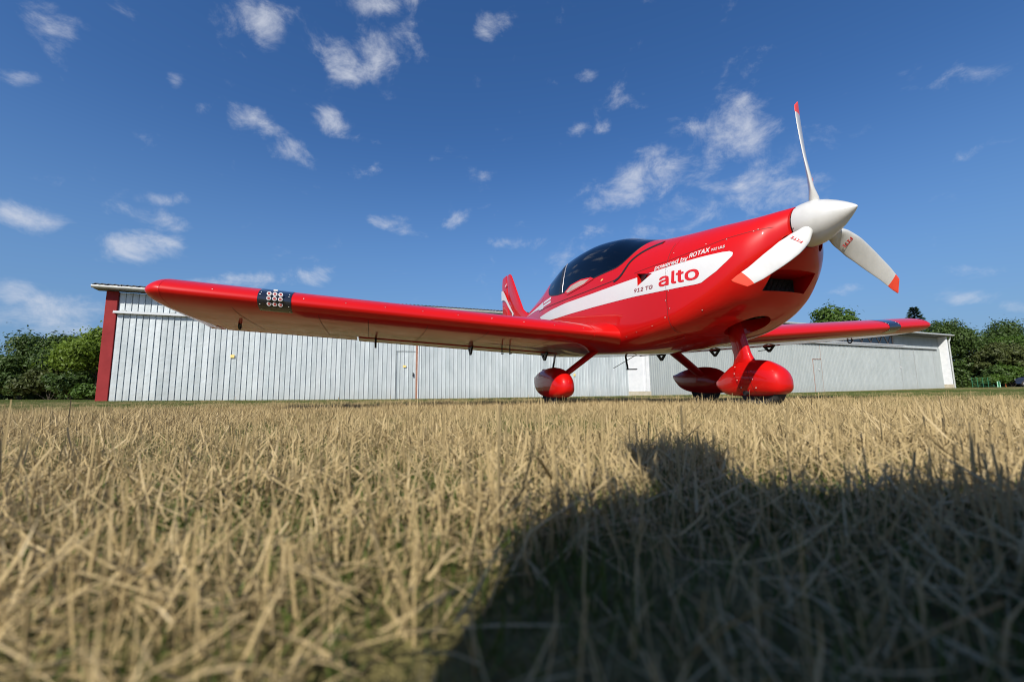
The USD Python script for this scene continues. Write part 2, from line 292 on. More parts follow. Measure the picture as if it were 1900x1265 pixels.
obj('back_wall', [bb(0.3, Lr, 0.06, 0.16, -.6, 4.45), bb(0.0, 0.2, 0.2, 12, -.6, 4.4), bb(0.3, Lr, 11.8, 12, -.6, 4.4)], groove_m, hr)
leaves = [1.45, 8.2, 16.9, 26.9, 29.0, 31.85, 33.05]
for a, b in zip(leaves[:-1], leaves[1:]):
    obj('door_leaf', corr(a+.02, b-.02, -.6, 3.50, -0.05), sheet_m3, hr, smooth=30)
    obj('leaf_edge', bb(b-.02, b+.02, -.075, -.02, -.6, 3.5), gutter_m if b != 16.9 else rust_m, hr)
for a, b in ((0.9, 19.0), (26.35, 31.85), (31.87, 33.05)):
    obj('upper_wall_sheet', corr(a, b, 3.50, 4.48, 0.0), sheet_m3, hr, smooth=30)
fr = obj('window', [bb(19.0, 26.35, -.02, .05, 3.62, 3.70), bb(19.0, 26.35, -.02, .05, 4.38, 4.47), bb(19.0, 19.08, -.02, .05, 3.70, 4.38), bb(26.27, 26.35, -.02, .05, 3.70, 4.38)], wood_m, hr, label='dark band of high windows')
obj('pane', bb(19.08, 26.27, 0.02, 0.04, 3.70, 4.38), win_m, fr)
for k in range(6):
    x = 19.4 + k*1.15
    for s in (-1, 1):
        c = cyl((x+.5, 0.0, 3.70), (x+.5+s*.5, 0.0, 4.37), 0.025, 6); obj('brace', c, wood_m, fr)
obj('door_rail', [bb(16.5, 27.6, -.22, -.08, 3.545, 3.63), bb(20.5, 32.5, -.20, -.08, 3.42, 3.50), bb(1, 20.5, -.20, -.08, 3.42, 3.50)], rail_m, hr)
for x in np.arange(27.9, 32.5, 1.1):
    obj('rail_bracket', bb(x, x+.25, -.14, -.03, 3.502, 3.56), rail_m, hr)
d2 = obj('door', [bb(15.95, 16.9, -.10, -.085, 2.28, 2.31), bb(15.95, 15.98, -.10, -.085, -.2, 2.28)], rust_m, hr)
obj('handle', bb(16.5, 16.62, -.12, -.09, 1.5, 1.58), decal_white, d2)
obj('sign_plate', bb(26.75, 26.9, -.10, -.08, 1.75, 1.88), decal_white, hr)
obj('sign_plate', bb(8.6, 8.7, -.10, -.08, 1.35, 1.45), decal_white, hr)
pier = obj('end_pier', bb(Lr, Lr+.28, -.55, 12, -.6, 4.49), render_w, hr)
obj('plinth', [bb(Lr-.02, Lr-.001, -.57, .02, -.6, 0.42), bb(Lr-.02, Lr+.30, -.572, -.551, -.6, 0.42)], plinth_m, pier)
obj('left_pier', [bb(-.05, 1.0, -.10, .15, 0.16, 4.4)], render_w, hr)
obj('pier_plinth', [bb(-.06, 1.46, -.12, .15, -.6, 0.16)], plinth_m, hr)
obj('corner_post', [bb(1.0, 1.14, -.13, .1, 0.16, 4.4), bb(1.2, 1.43, -.09, .1, 0.16, 4.4)], render_w, hr)
pts = [(-.72, 4.62), (-.72, 4.70), (6, 5.7), (12.6, 4.7), (12.6, 4.62), (6, 5.6), (-.5, 4.60)]
rf = trimesh.creation.extrude_polygon(Polygon(pts), Lr+1.0); rf.apply_transform(np.array([[0, 0, 1, -.2], [1, 0, 0, 0], [0, 1, 0, 0], [0, 0, 0, 1.]]))
rf.fix_normals()
obj('roof', rf, gutter_m, hr)
obj('soffit', bb(-.1, Lr+.7, -.60, 0.1, 4.50, 4.56), groove_m, hr)
obj('gutter', cyl((-.2, -.78, 4.60), (Lr+.85, -.78, 4.60), .065, 10), gutter_m, hr, smooth=40)
dp = obj('downpipe', [cyl((Lr+.55, -.68, 4.55), (Lr+.55, -.60, 4.25), .06, 8), cyl((Lr+.55, -.60, 4.25), (Lr+.36, -.60, 4.05), .06, 8), cyl((Lr+.36, -.60, 4.05), (Lr+.36, -.60, -.3), .06, 10)], gutter_m, hr, smooth=40)

# ---------------------------------------------------------------- the aeroplane (x forward, y to its left, z up)
F2 = np.array([0.32307, -0.94629, 0.013]); L2 = np.array([0.94631, 0.32308, 0.011]); U2 = np.array([-0.01461, 0.00875, 0.99986])
PO = np.array([1.501, 3.94, 0.0])
plane = thing('red_aeroplane', 'glossy red low-wing light aeroplane with white stripe and tinted canopy, nose towards the right', 'aeroplane',
              matrix=Gf.Matrix4d(*F2, 0, *L2, 0, *U2, 0, *PO, 1))
# fuselage stations: x, top, bottom, height of the widest line, half width, upper and lower roundness
ST = np.array([
(-5.02,1.38,1.14,1.26,.035,2,2),
(-4.4,1.42,1.02,1.20,.09,2,2.4),
(-3.6,1.555,.87,1.12,.19,2.1,2.8),
(-3.0,1.645,.78,1.04,.29,2.2,3.0),
(-2.4,1.735,.69,.96,.40,2.3,3.2),
(-1.9,1.825,.635,.90,.49,2.45,3.2),
(-1.4,1.89,.59,.84,.54,2.6,4),
(-.9,1.86,.56,.80,.56,2.7,4.2),
(-.4,1.76,.525,.77,.56,2.7,4.4),
(0,1.603,.515,.76,.557,2.75,4.4),
(.3,1.495,.525,.77,.547,2.75,4.4),
(.64,1.423,.55,.79,.522,2.6,4.0),
(.9,1.378,.61,.86,.477,2.5,3.4),
(1.08,1.346,.69,.94,.422,2.35,2.9),
(1.2,1.330,.785,1.0,.362,2.2,2.3),
(1.29,1.323,.885,1.07,.282,2.1,2.2),
(1.345,1.32,.965,1.13,.21,2,2.1),
(1.385,1.315,1.03,1.165,.16,2,2)])
IP = [PchipInterpolator(ST[:, 0], ST[:, k]) for k in range(1, 7)]
def side(f, z):
    zt, zb, zc, w, nu, nl = [i(f) for i in IP]
    t = np.where(z > zc, (z-zc)/(zt-zc), (zc-z)/(zc-zb)); e = np.where(z > zc, nu, nl)
    return w*(1-np.clip(t, 0, 1)**e)**(1/e)
def section(f, m=120, shrink=0.0):
    zt, zb, zc, w, nu, nl = [float(i(f)) for i in IP]
    zt -= shrink; zb += shrink; w = max(w-shrink, .01)
    a = np.linspace(0, 2*pi, m, endpoint=False); c, s = np.cos(a), np.sin(a); e = np.where(s >= 0, nu, nl)
    return np.stack([np.full(m, f), w*np.sign(c)*np.abs(c)**(2/e), zc+np.where(s >= 0, zt-zc, zc-zb)*np.sign(s)*np.abs(s)**(2/e)], 1)
def body(f0, f1, n, shrink=0.0):
    return loft([section(f, shrink=shrink) for f in np.linspace(f0, f1, n)])
def prism(pts, y0=-1.0, y1=1.0):
    """a side-view outline (x, z) swept across the aeroplane."""
    g = trimesh.creation.extrude_polygon(Polygon(pts), y1-y0)
    g.apply_transform(np.array([[1, 0, 0, 0], [0, 0, -1, y1], [0, 1, 0, 0], [0, 0, 0, 1.]])); g.fix_normals()
    return man(g)
FW = 0.640
GL = [(-1.95, 1.70), (-1.80, 1.55), (-1.735, 1.475), (-1.64, 1.42), (-1.50, 1.383), (-1.30, 1.345), (-1.14, 1.328), (-.95, 1.312), (-.60, 1.313), (-.25, 1.308), (-.08, 1.304), (.0, 1.318), (.07, 1.352), (.13, 1.405), (.17, 1.46), (.20, 1.53), (.21, 2.3), (-2.1, 2.3), (-2.05, 1.82)]
fus = man(body(-5.02, FW-.002, 150))
outer = fus
inner = man(body(-5.0, FW-.03, 130, 0.025))
glass_cut = prism(GL)
cav = prism([(-1.75, .72), (.22, .72), (.22, 1.25), (.14, 2.2), (-1.9, 2.2), (-1.9, 1.2)])
fus = fus - glass_cut - (inner ^ cav)
# the flush air scoop on each side
for s in (-1, 1):
    tri_v = np.array([[.470, s*.56, 1.092], [.278, s*.56, 1.148], [.300, s*.56, 1.028], [.470, s*.518, 1.092], [.270, s*.475, 1.144], [.292, s*.475, 1.03]])
    fus = fus - m3.Manifold.hull_points(tri_v)
fo = obj('fuselage', tri(fus), red, plane, smooth=28)
shell = (outer - man(body(-4.9, FW-.03, 130, 0.007))) ^ prism([(a, b) for a, b in Polygon(GL).buffer(-0.002).exterior.coords[:-1]])
can = obj('canopy', tri(shell), pane, plane, smooth=28)
# cockpit: seats, panel, coaming
for s in (-1, 1):
    st = obj('seat', [rbox(.48, .44, .16, .05, (-.55, s*.25, .80)), rbox(.16, .44, .62, .06, (-.88, s*.25, 1.08))], interior, plane, smooth=40)
    obj('headrest', rbox(.10, .24, .20, .04, (-.98, s*.25, 1.47)), interior, st, smooth=40)
obj('instrument_panel', rbox(.10, .86, .32, .03, (.02, 0, 1.17)), black, plane, smooth=40)
obj('control_stick', [cyl((-.25, 0, .75), (-.30, 0, 1.12), .014)], black, plane, smooth=40)

cow = man(body(FW+.002, 1.385, 110))
cut = man(bb(1.06, 1.6, -.19, .20, .785, .905))
cow = cow - cut
for s in (-1, 1):
    cow = cow - man(cyl((1.24, s*.150, 1.075), (1.5, s*.150, 1.06), .038, 28))
ell = m3.CrossSection([[(0.155*math.cos(t), 0.16*math.sin(t)) for t in np.linspace(0, 2*pi, 48, endpoint=False)]])
cow = cow - ell.extrude(.30).translate((.855, 0.01, .45))
obj('cowling', tri(cow), red, plane, smooth=28)
rad = obj('radiator', [bb(1.104, 1.115, -.185, .195, .79, .90)], gunmetal, plane)
obj('radiator_fin', [bb(1.115, 1.123, y-.0015, y+.0015, .79, .90) for y in np.arange(-.18, .19, .012)], gunmetal, rad)
obj('coolant_pipe', [cyl((1.09, .05, .80), (1.09, .17, .87), .012), cyl((1.09, -.16, .895), (1.09, .18, .895), .008)], gunmetal, rad, smooth=40)
obj('intake_liner', [bb(1.244, 1.25, s*.15-.038, s*.15+.038, 1.036, 1.113) for s in (-1, 1)], black, plane)
obj('exhaust_pipe', [cyl((.93, .06, .74), (.92, .055, .655), .020, 14), cyl((.83, -.07, .73), (.96, .09, .73), .028, 12)], gunmetal, plane, smooth=40)
ae_ = np.linspace(0, 2*pi, 48, endpoint=False)
obj('outlet_liner', [loft([np.stack([.855+.152*k*np.cos(ae_), .01+.157*k*np.sin(ae_), np.full(48, z)], -1) for z, k in ((.672, 1), (.744, 1), (.745, .05))], caps=False)], black, plane, smooth=30)

# surface decals and lines on the body
def on_side(pts, s, off):
    p = np.asarray(pts, float); y = side(p[:, 0], p[:, 1])
    e = 1e-3
    nx = -(side(p[:, 0]+e, p[:, 1])-side(p[:, 0]-e, p[:, 1]))/(2*e); nz = -(side(p[:, 0], p[:, 1]+e)-side(p[:, 0], p[:, 1]-e))/(2*e)
    nn = np.stack([nx, np.ones_like(nx), nz], -1); nn /= np.linalg.norm(nn, axis=1, keepdims=True)
    q = np.stack([p[:, 0], y, p[:, 1]], -1) + nn*np.asarray(off).reshape(-1, 1)
    q[:, 1] *= s
    return q
def flat_patch(poly, cell=0.03):
    """a shapely polygon as triangles no larger than the cell."""
    out = []
    x0, y0, x1, y1 = poly.bounds
    from shapely import box as sbox
    for a in np.arange(x0, x1, cell):
        for b in np.arange(y0, y1, cell):
            g = poly.intersection(sbox(a, b, a+cell, b+cell))
            for h in getattr(g, 'geoms', [g]):
                if h.geom_type == 'Polygon' and h.area > 1e-8:
                    v, f = trimesh.creation.triangulate_polygon(h, engine='earcut'); out.append(trimesh.Trimesh(v, f, process=False))
    v = np.vstack([m.vertices for m in out]); k = np.cumsum([0]+[len(m.vertices) for m in out]); f = np.vstack([m.faces+a for m, a in zip(out, k)])
    return v, f
def patch(name, poly, s, m, parent, off=0.0016, cell=0.03, **kw):
    v, f = flat_patch(poly, cell); q = on_side(v, s, np.full(len(v), off))
    t = trimesh.Trimesh(q, f, process=False); t.merge_vertices()
    n = t.face_normals[:, 1].mean()
    if n*s < 0: t.invert()
    return obj(name, t, m, parent, smooth=True, **kw)
def curve(pts, n=40):
    p = np.asarray(pts, float); d = np.r_[0, np.cumsum(np.linalg.norm(np.diff(p, axis=0), axis=1))]
    t = np.linspace(0, d[-1], n)
    return np.stack([PchipInterpolator(d, p[:, 0])(t), PchipInterpolator(d, p[:, 1])(t)], -1)
def line(name, pts, w, m, s, parent, off=0.0012, h=0.0, n=40, **kw):
    c = curve(pts, n); t = np.gradient(c, axis=0); t /= np.linalg.norm(t, axis=1, keepdims=True); nrm = np.stack([-t[:, 1], t[:, 0]], -1)
    rows = [on_side(c-nrm*w/2, s, np.zeros(len(c))), on_side(c-nrm*w/2*.8, s, np.full(len(c), off+h)), on_side(c+nrm*w/2*.8, s, np.full(len(c), off+h)), on_side(c+nrm*w/2, s, np.zeros(len(c)))]
    g = sheet(np.stack(rows, 0))
    if g.face_normals[:, 1].mean()*s < 0: g.invert()
    return obj(name, g, m, parent, smooth=30, **kw)
STRIPE = [(-2.055, 1.206), (-1.565, 1.200), (-1.073, 1.183), (-.421, 1.143), (.253, 1.110), (.711, 1.094), (.944, 1.080), (1.09, 1.068), (1.135, 1.060), (1.155, 1.044), (1.150, 1.024), (1.12, .997), (1.049, .944), (.94, .890), (.9, .888), (.655, .908), (.238, .948), (-.421, .998), (-.833, 1.025), (-1.315, 1.055), (-1.8, 1.10)]
scoop = [Polygon([(.470, 1.092), (.278, 1.148), (.300, 1.028)])]
def lettering(text, height, start, end, bold=False, squeeze=None, shear=0.0):
    """text from start to end in the side view (x, z); returned as pieces to lay on the body."""
    t = meshkit.text_mesh(text, height, 0.0012, bold)
    w = t.bounds[1][0]-t.bounds[0][0]; x0 = t.bounds[0][0]
    a, b = np.array(start), np.array(end); u = (b-a)
    v = t.vertices.copy(); k = (v[:, 0]-x0)/w
    k2 = v[:, 1]
    p = a + k[:, None]*u + np.stack([shear*k2, k2], -1)
    return p, v[:, 2], t.faces
def letters(name, text, height, start, end, m, s, parent, bold=False, shear=0.0, label=None):
    if s > 0: start, end = end, start
    if s > 0: shear = -shear
    p, d, f = lettering(text, height, start, end, bold, shear=shear)
    q = on_side(p, s, 0.0022+d)
    t = trimesh.Trimesh(q, f, process=False)
    if s > 0: pass
    t.fix_normals()
    return obj(name, t, m, parent, label=label)
for s in (-1, 1):
    poly = Polygon(STRIPE).buffer(0)
    for c in scoop: poly = poly.difference(c)
    st = patch('white_stripe', poly, s, decal_white, plane, off=0.0016)
    letters('letters', 'alto', .098, (.555, .958), (.928, .926), decal_red, s, st, True, -.02)
    letters('letters', '912 TG', .030, (.256, .981), (.486, .960), decal_dark, s, st, True, .12)
    letters('lettering', 'powered by', .035, (.494, 1.112), (.822, 1.092), decal_grey, s, plane, True, .05)
    letters('lettering', 'ROTAX', .034, (.834, 1.104), (.995, 1.100), decal_white, s, plane, True, .05)
    letters('lettering', '912 ULS', .018, (1.008, 1.100), (1.10, 1.097), decal_white, s, plane, True, .08)
    # arrow-shaped mark with bars behind the canopy
    patch('swoosh_mark', Polygon([(-3.3, 1.455), (-2.4, 1.425), (-1.95, 1.400), (-1.92, 1.34), (-1.89, 1.30), (-2.08, 1.315), (-2.22, 1.352), (-2.5, 1.39)]), s, decal_white, plane)
    for z0, z1 in ((1.352, 1.384), (1.306, 1.336)):
        patch('bar_mark', Polygon([(-1.90, z0+.012), (-1.57, z0), (-1.57, z1), (-1.92, z1+.012)]), s, decal_white, plane)
    # seams, seals, vents
    line('canopy_seal', [(-.062, 1.168), (.0, 1.178), (.045, 1.200), (.09, 1.245), (.13, 1.295), (.19, 1.335), (.26, 1.362), (.34, 1.378), (.43, 1.386)], .026, black, s, plane, .005, n=60)
    line('canopy_seam', [(-2.15, 1.31), (-1.6, 1.268), (-1.079, 1.229), (-.426, 1.192), (-.06, 1.178)], .010, seam_m, s, plane, .0022)
    line('frame_edge', [p for p in GL[1:15]], .014, black, s, can, .0025, n=90)
    line('roll_bar', [(-1.24, 1.345), (-1.26, 1.45), (-1.30, 1.58), (-1.38, 1.70), (-1.47, 1.78)], .07, black, s, can, .0022, n=40)
    line('edge_trim', [(-1.185, 1.340), (-1.205, 1.45), (-1.245, 1.58), (-1.325, 1.70), (-1.41, 1.78)], .014, steel, s, can, .0030, n=40)
    line('panel_seam', [(.62, 1.30), (.62, 1.049), (.632, .903), (.632, .656), (.62, .58)], .004, seam_m, s, plane, .0016)
    line('panel_seam', [(.234, 1.160), (.5, 1.155), (.638, 1.150), (.893, 1.152), (1.122, 1.166), (1.334, 1.168)], .004, seam_m, s, plane, .0016)
    vent = patch('side_window_vent', Polygon([(-1.10, 1.322), (-.95, 1.372), (-.72, 1.372), (-.50, 1.335), (-.43, 1.300), (-.62, 1.283), (-1.02, 1.270)]), s, decal_red, plane, off=.006)
    patch('mesh_panel', Polygon([(-1.06, 1.318), (-.93, 1.355), (-.72, 1.354), (-.52, 1.322), (-.62, 1.297), (-1.0, 1.290)]), s, wood_m, vent, off=.008)
    patch('warning_mark', Polygon([(-.30, 1.240), (-.275, 1.253), (-.25, 1.244), (-.275, 1.234)]), s, yellow_m, plane)
    for p in ((.66, 1.205), (.95, 1.176), (1.10, 1.158), (.61, 1.11), (.645, 1.06), (.655, .90), (.655, .76), (.60, .70), (.45, .66), (.25, .64), (1.27, 1.172), (1.25, 1.165), (.1, .62), (.9, .70), (.62, .83), (.62, .97)):
        c = on_side(np.array([p]), s, np.zeros(1))[0]
        obj('screw', sph(c, .0044, 1, (1, 1, 1)), steel, plane, smooth=True)
    obj('scoop_liner', m3_hull := trimesh.convex.convex_hull(np.array([[.276, s*.486, 1.140], [.292, s*.486, 1.034], [.40, s*.515, 1.10], [.276, s*.482, 1.140], [.292, s*.482, 1.034], [.40, s*.512, 1.10]])), black, plane)

# spinner and propeller
HUBX, HUBZ = 1.455, 1.176
prof = [(1.394, 0.0), (1.394, .140), (1.398, .1445), (1.42, .1450), (1.46, .1425), (1.50, .132), (1.55, .110), (1.60, .081), (1.64, .054), (1.67, .031), (1.690, .013), (1.697, .005), (1.699, 0.0)]
P_ = np.array(prof); d_ = np.r_[0, np.cumsum(np.hypot(*np.diff(P_, axis=0).T))]
rings = []
ang = np.linspace(0, 2*pi, 64, endpoint=False)
for x, r in prof[1:-1]:
    rings.append(np.stack([np.full(64, x), r*np.cos(ang), HUBZ+r*np.sin(ang)], -1))
spin = obj('spinner', loft(rings), white, plane, smooth=35)
obj('spinner_backplate', cyl((1.386, 0, HUBZ), (1.393, 0, HUBZ), .139, 48), black, spin, smooth=40)
for k in range(6):
    a = k*pi/3+.25
    obj('screw', sph((1.405, .1447*math.cos(a), HUBZ+.1447*math.sin(a)), .004), black, spin)
def blade(phi, length=.845):
    """one propeller blade: radius outwards from the hub at the angle phi (0 = the aeroplane's left, pi/2 = up)."""
    rr = np.concatenate([np.linspace(.085, .2, 10), np.linspace(.22, length-.05, 24), length-.05+.05*np.sin(np.linspace(.1, pi/2, 9))])
    er = np.array([cp_ := 0, math.cos(phi), math.sin(phi)]); ea = np.array([1., 0, 0]); et = np.array([0, -math.sin(phi), math.cos(phi)])  # et: sense of turning
    R = []
    for r in rr:
        u = r/length
        ch = np.interp(u, [.10, .16, .25, .40, .6, .8, .94, 1.0], [.070, .078, .118, .138, .126, .105, .088, .012])
        th = np.interp(u, [.10, .16, .25, .5, 1.0], [.068, .060, .032, .017, .006])
        be = math.radians(np.interp(u, [.1, .25, .5, .75, 1.0], [44, 38, 29, 23, 19]))
        sw = np.interp(u, [0, .25, .5, .8, .94, 1.0], [0, .004, .002, -.008, -.022, -.058])
        t = np.linspace(0, 2*pi, 28, endpoint=False)
        cx = np.cos(t)*ch/2; cz = np.sin(t)*th/2*np.where(np.sin(t) > 0, 1.25, .75)*(1-.25*np.cos(t)*-1*(ch > .08))
        # chord direction: leading edge in the sense of turning and forwards
        cd = math.cos(be)*et + math.sin(be)*ea; nd = math.cos(be)*ea - math.sin(be)*et
        ctr = np.array([HUBX, 0, HUBZ]) + er*r + cd*(sw+.012*min(1, u*3))
        R.append(ctr + cx[:, None]*cd + cz[:, None]*nd)
    R = np.array(R); cutr = length*.875
    i = int(np.argmin(np.abs(rr-cutr)))
    return loft(R[:i+1]), loft(R[i:]), (er, et, ea)
PHI0 = math.radians(93.5)
for k in range(3):
    phi = PHI0 + k*2*pi/3
    a, b, (er, et, ea) = blade(phi)
    bl = obj('propeller_blade', a, white, plane, smooth=40)
    obj('blade_tip', b, tip_red, bl, smooth=40)
    be = math.radians(36); cd = math.cos(be)*et + math.sin(be)*ea; nd = math.cos(be)*ea - math.sin(be)*et
    t = meshkit.text_mesh('FITI', .026, .001, True); v = t.vertices - [t.bounds[:, 0].mean(), t.bounds[:, 1].mean(), 0]
    # laid across the blade, read along the chord
    q = np.array([HUBX, 0, HUBZ]) + er*.265 + cd*.012 + v[:, :1]*(-cd)*.95 + v[:, 1:2]*er*.9 + v[:, 2:]*nd + nd*.0182
    tt = trimesh.Trimesh(q, t.faces, process=False); tt.fix_normals()
    obj('blade_lettering', tt, decal_red, bl)

# wings
CH = 1.40
def airfoil(n=46, m=.035, p=.4, t=.155):
    b = np.linspace(0, pi, n); x = (1-np.cos(b))/2
    yt = 5*t*(.2969*np.sqrt(x)-.1260*x-.3516*x**2+.2843*x**3-.1036*x**4)
    yc = np.where(x < p, m/p**2*(2*p*x-x*x), m/(1-p)**2*((1-2*p)+2*p*x-x*x))
    return x, yc+yt, yc-yt
AX, AU, AL = airfoil()
INC = math.radians(1.8)
def wing_z(l): return .612 + .068*l
def wing_ring(l, s, x0=0.0, x1=1.0, kc=1.0, kt=1.0, ext=0.0, dz=0.0, n=40):
    """the wing's section between the chord fractions x0 and x1, at the span station l."""
    b = np.linspace(0, pi/2 if x0 == 0 and x1 < 1 else pi, n); x = x0+(x1-x0)*((1-np.cos(b)) if x0 == 0 and x1 < 1 else (1-np.cos(b))/2)
    u, lo = np.interp(x, AX, AU)*kt, np.interp(x, AX, AL)*kt
    if x1 == 1.0: lo[-1] -= .0012
    xx = np.r_[x, x[::-1][:-1 if x0 == 0 else None]]; zz = np.r_[u, lo[::-1][:-1 if x0 == 0 else None]]
    c = CH*kc
    fx = ext - xx*c + (CH-c)*-0.0; fz = zz*c
    return np.stack([fx*math.cos(INC)+fz*math.sin(INC), np.full(len(fx), s*l), wing_z(l)+dz-(-fx)*math.sin(INC)+fz*math.cos(INC)], -1)
def span(l0, l1, s, n, **kw):
    return loft([wing_ring(l, s, **kw) for l in np.linspace(l0, l1, n)])
HINGE = .775
AIL0, AIL1, FL0 = 2.80, 3.98, .66
def wing_point(l, s, x, upper, off=0.0):
    """a point on the wing's skin."""
    z = np.interp(x, AX, AU if upper else AL); c = CH
    return np.array([-x*c*math.cos(INC)+z*c*math.sin(INC), s*l, wing_z(l)-x*c*math.sin(INC)+z*c*math.cos(INC)+(off if upper else -off)])
for s, side_name in ((-1, 'near'), (1, 'far')):
    wg = obj('wing', [span(.40, 3.99, s, 40, x0=0.0, x1=HINGE)], red, plane, smooth=35)
    # rounded tip
    tip = []
    for q in np.linspace(0, 1, 12):
        l = 3.992 + .115*math.sin(q*pi/2); k = math.cos(q*pi/2)
        kt = max(.04, k**.8); le = -.16*(1-max(0, k)**.7)
        r = wing_ring(l, s, kt=kt, kc=1.0-.10*(1-k), ext=le)
        tip.append(r)
    obj('wing_tip', loft(tip), red, wg, smooth=40)
    obj('aileron', [span(AIL0+.008, AIL1-.006, s, 6, x0=HINGE+.008, x1=1.0, dz=0.0)], red, wg, smooth=35)
    obj('flap', [span(FL0, AIL0-.008, s, 8, x0=HINGE+.008, x1=1.0, dz=-.008)], red, wg, smooth=35)
    # root fairing
    fair = []
    for q in np.linspace(0, 1, 14):
        l = .80 - .36*q; g = q**2.2
        fair.append(wing_ring(l, s, kt=1.02+.34*g, kc=1.002+.04*g, ext=.004+.050*g, dz=.0))
    obj('wing_root_fairing', loft(fair), red, plane, smooth=40)
    # lines across the wing
    for l in (1.15, 1.75, 2.25, 2.70, 3.05, 3.60):
        for upper in (False,):
            xs_ = np.linspace(.06, HINGE-.01, 20); a = np.array([wing_point(l-.002, s, x, upper, .0012) for x in xs_]); b = np.array([wing_point(l+.002, s, x, upper, .0012) for x in xs_])
            g = sheet(np.stack([a, b], 0)); obj('panel_seam', g, seam_m, wg)
    for l in (np.arange(.9, 3.9, .28) if s < 0 else ()):
        p = wing_point(l, s, .012, True); obj('screw', sph(p, .0045), steel, wg)
    # landing light panel in the leading edge
    def wrap(l0, l1, lo, hi, off, n=26):
        xs_ = np.r_[np.linspace(lo**.5, 0, n)**2*1.0, np.linspace(0, hi**.5, n)[1:]**2]; upp = np.r_[np.zeros(n, bool), np.ones(n-1, bool)]
        out = []
        for l in (l0, l1):
            row = np.array([wing_point(l, s, x, bool(u)) for x, u in zip(xs_, upp)])
            t = np.gradient(row, axis=0); nn = np.stack([t[:, 2], 0*t[:, 0], -t[:, 0]], -1); nn /= np.linalg.norm(nn, axis=1, keepdims=True)
            out.append(row+nn*off)
        g = sheet(np.stack(out, 0)); return g
    g = wrap(3.22, 3.43, .07, .16, .0025)
    if g.face_normals[:, 0].mean() < 0: g.invert()
    ll = obj('landing_light', g, simple('lamp_housing_'+side_name, (0.012, 0.014, 0.02), 0.12, coat_weight=1.0), wg, smooth=40, label='dark glazed landing light panel in the leading edge')
    if s < 0:
        for r in range(3):
            for c in range(3):
                l = 3.285 + .036*c; fz = (.030 - .034*r)
                x = .004; p = np.array([.010-abs(fz)*.30-.002*(r == 2)*5, s*l, wing_z(l)+.012+fz])
                out = np.array([1, 0, fz*7.0]); out /= np.linalg.norm(out)
                lamp = obj('lamp', cyl(p-out*.012, p+out*.006, .0145, 20), decal_white, ll, smooth=40)
                obj('lamp_lens', cyl(p+out*.006, p+out*.0075, .009, 16), simple('lamp_lens_m', (0.30, 0.06, 0.05), .15) if r+c == 0 else '/World/Looks/lamp_lens_m', lamp)
        obj('lamp_label', bb(.004, .0065, s*3.33, s*3.305, wing_z(3.3)+.066, wing_z(3.3)+.078), decal_white, ll)
    for l in (3.235, 3.415):
        for x, upx in ((.03, True), (.012, True), (.012, False), (.05, False)):
            obj('screw', sph(wing_point(l, s, x, upx, .002), .0042), steel, ll)
    # brackets under the wing
    for l in (.80, 1.66, 2.63):
        x = .80; p = wing_point(l, s, x, False)
        tri_o = Polygon([(.09, .01), (-.12, .01), (-.035, -.085), (-.005, -.085)]); tri_i = Polygon([(.018, -.022), (-.052, -.022), (-.02, -.058)])
        m = trimesh.creation.extrude_polygon(tri_o.difference(tri_i), .018)
        m.apply_transform(np.array([[1, 0, 0, p[0]], [0, 0, -1, p[1]+.009], [0, 1, 0, p[2]-.004], [0, 0, 0, 1.]])); m.fix_normals()
        br = obj('hinge_bracket', m, black, wg)
        if l > 2: obj('push_rod', cyl((p[0]+.02, p[1], p[2]-.05), (p[0]-.20, p[1], p[2]-.055), .005, 8), black, br)
    p = wing_point(3.72, s, .55, False)
    tor = trimesh.creation.torus(.03, .007, major_sections=18, minor_sections=8); tor.apply_transform(trimesh.transformations.rotation_matrix(pi/2, [1, 0, 0])); tor.apply_translation(p+[0, 0, -.02])
    obj('tie_down_ring', tor, black, wg, smooth=40)
    if s < 0:
        for l, x in ((1.42, .55), (1.36, .50)):
            p = wing_point(l, s, x, False); obj('pitot_tube', [cyl(p, p+[-.01, 0, -.085], .006, 8), cyl(p+[-.02, 0, -.085], p+[.05, 0, -.085], .005, 8)], black, wg, smooth=40)

# tail
def slab(outline, x_thick, mirror=False):
    pass
def fin_loft(rows):
    """rows: (x_front, x_back, z, half thickness)."""
    R = []
    for x0, x1, z, h in rows:
        t = np.linspace(0, 2*pi, 36, endpoint=False); c = (1-np.cos(t))/2
        th = h*2.9*(.2969*np.sqrt(c)-.126*c-.3516*c**2+.2843*c**3-.1015*c**4)*2.0
        R.append(np.stack([x0+(x1-x0)*c, np.where(np.sin(t) >= 0, 1, -1)*th, np.full(36, z)], -1))
    return loft(R)
fin = obj('fin', fin_loft([(-3.35, -4.62, 1.48, .06), (-3.70, -4.66, 1.62, .055), (-3.88, -4.68, 1.72, .052), (-4.17, -4.72, 2.10, .045), (-4.43, -4.75, 2.45, .036), (-4.50, -4.76, 2.54, .030), (-4.58, -4.77, 2.595, .018), (-4.66, -4.77, 2.61, .006)]), red, plane, smooth=40)
obj('rudder', fin_loft([(-4.62, -5.12, 1.20, .045), (-4.67, -5.14, 1.6, .042), (-4.74, -5.15, 2.1, .036), (-4.775, -5.14, 2.5, .028), (-4.785, -5.10, 2.60, .012), (-4.80, -5.06, 2.63, .004)]), red, plane, smooth=40)
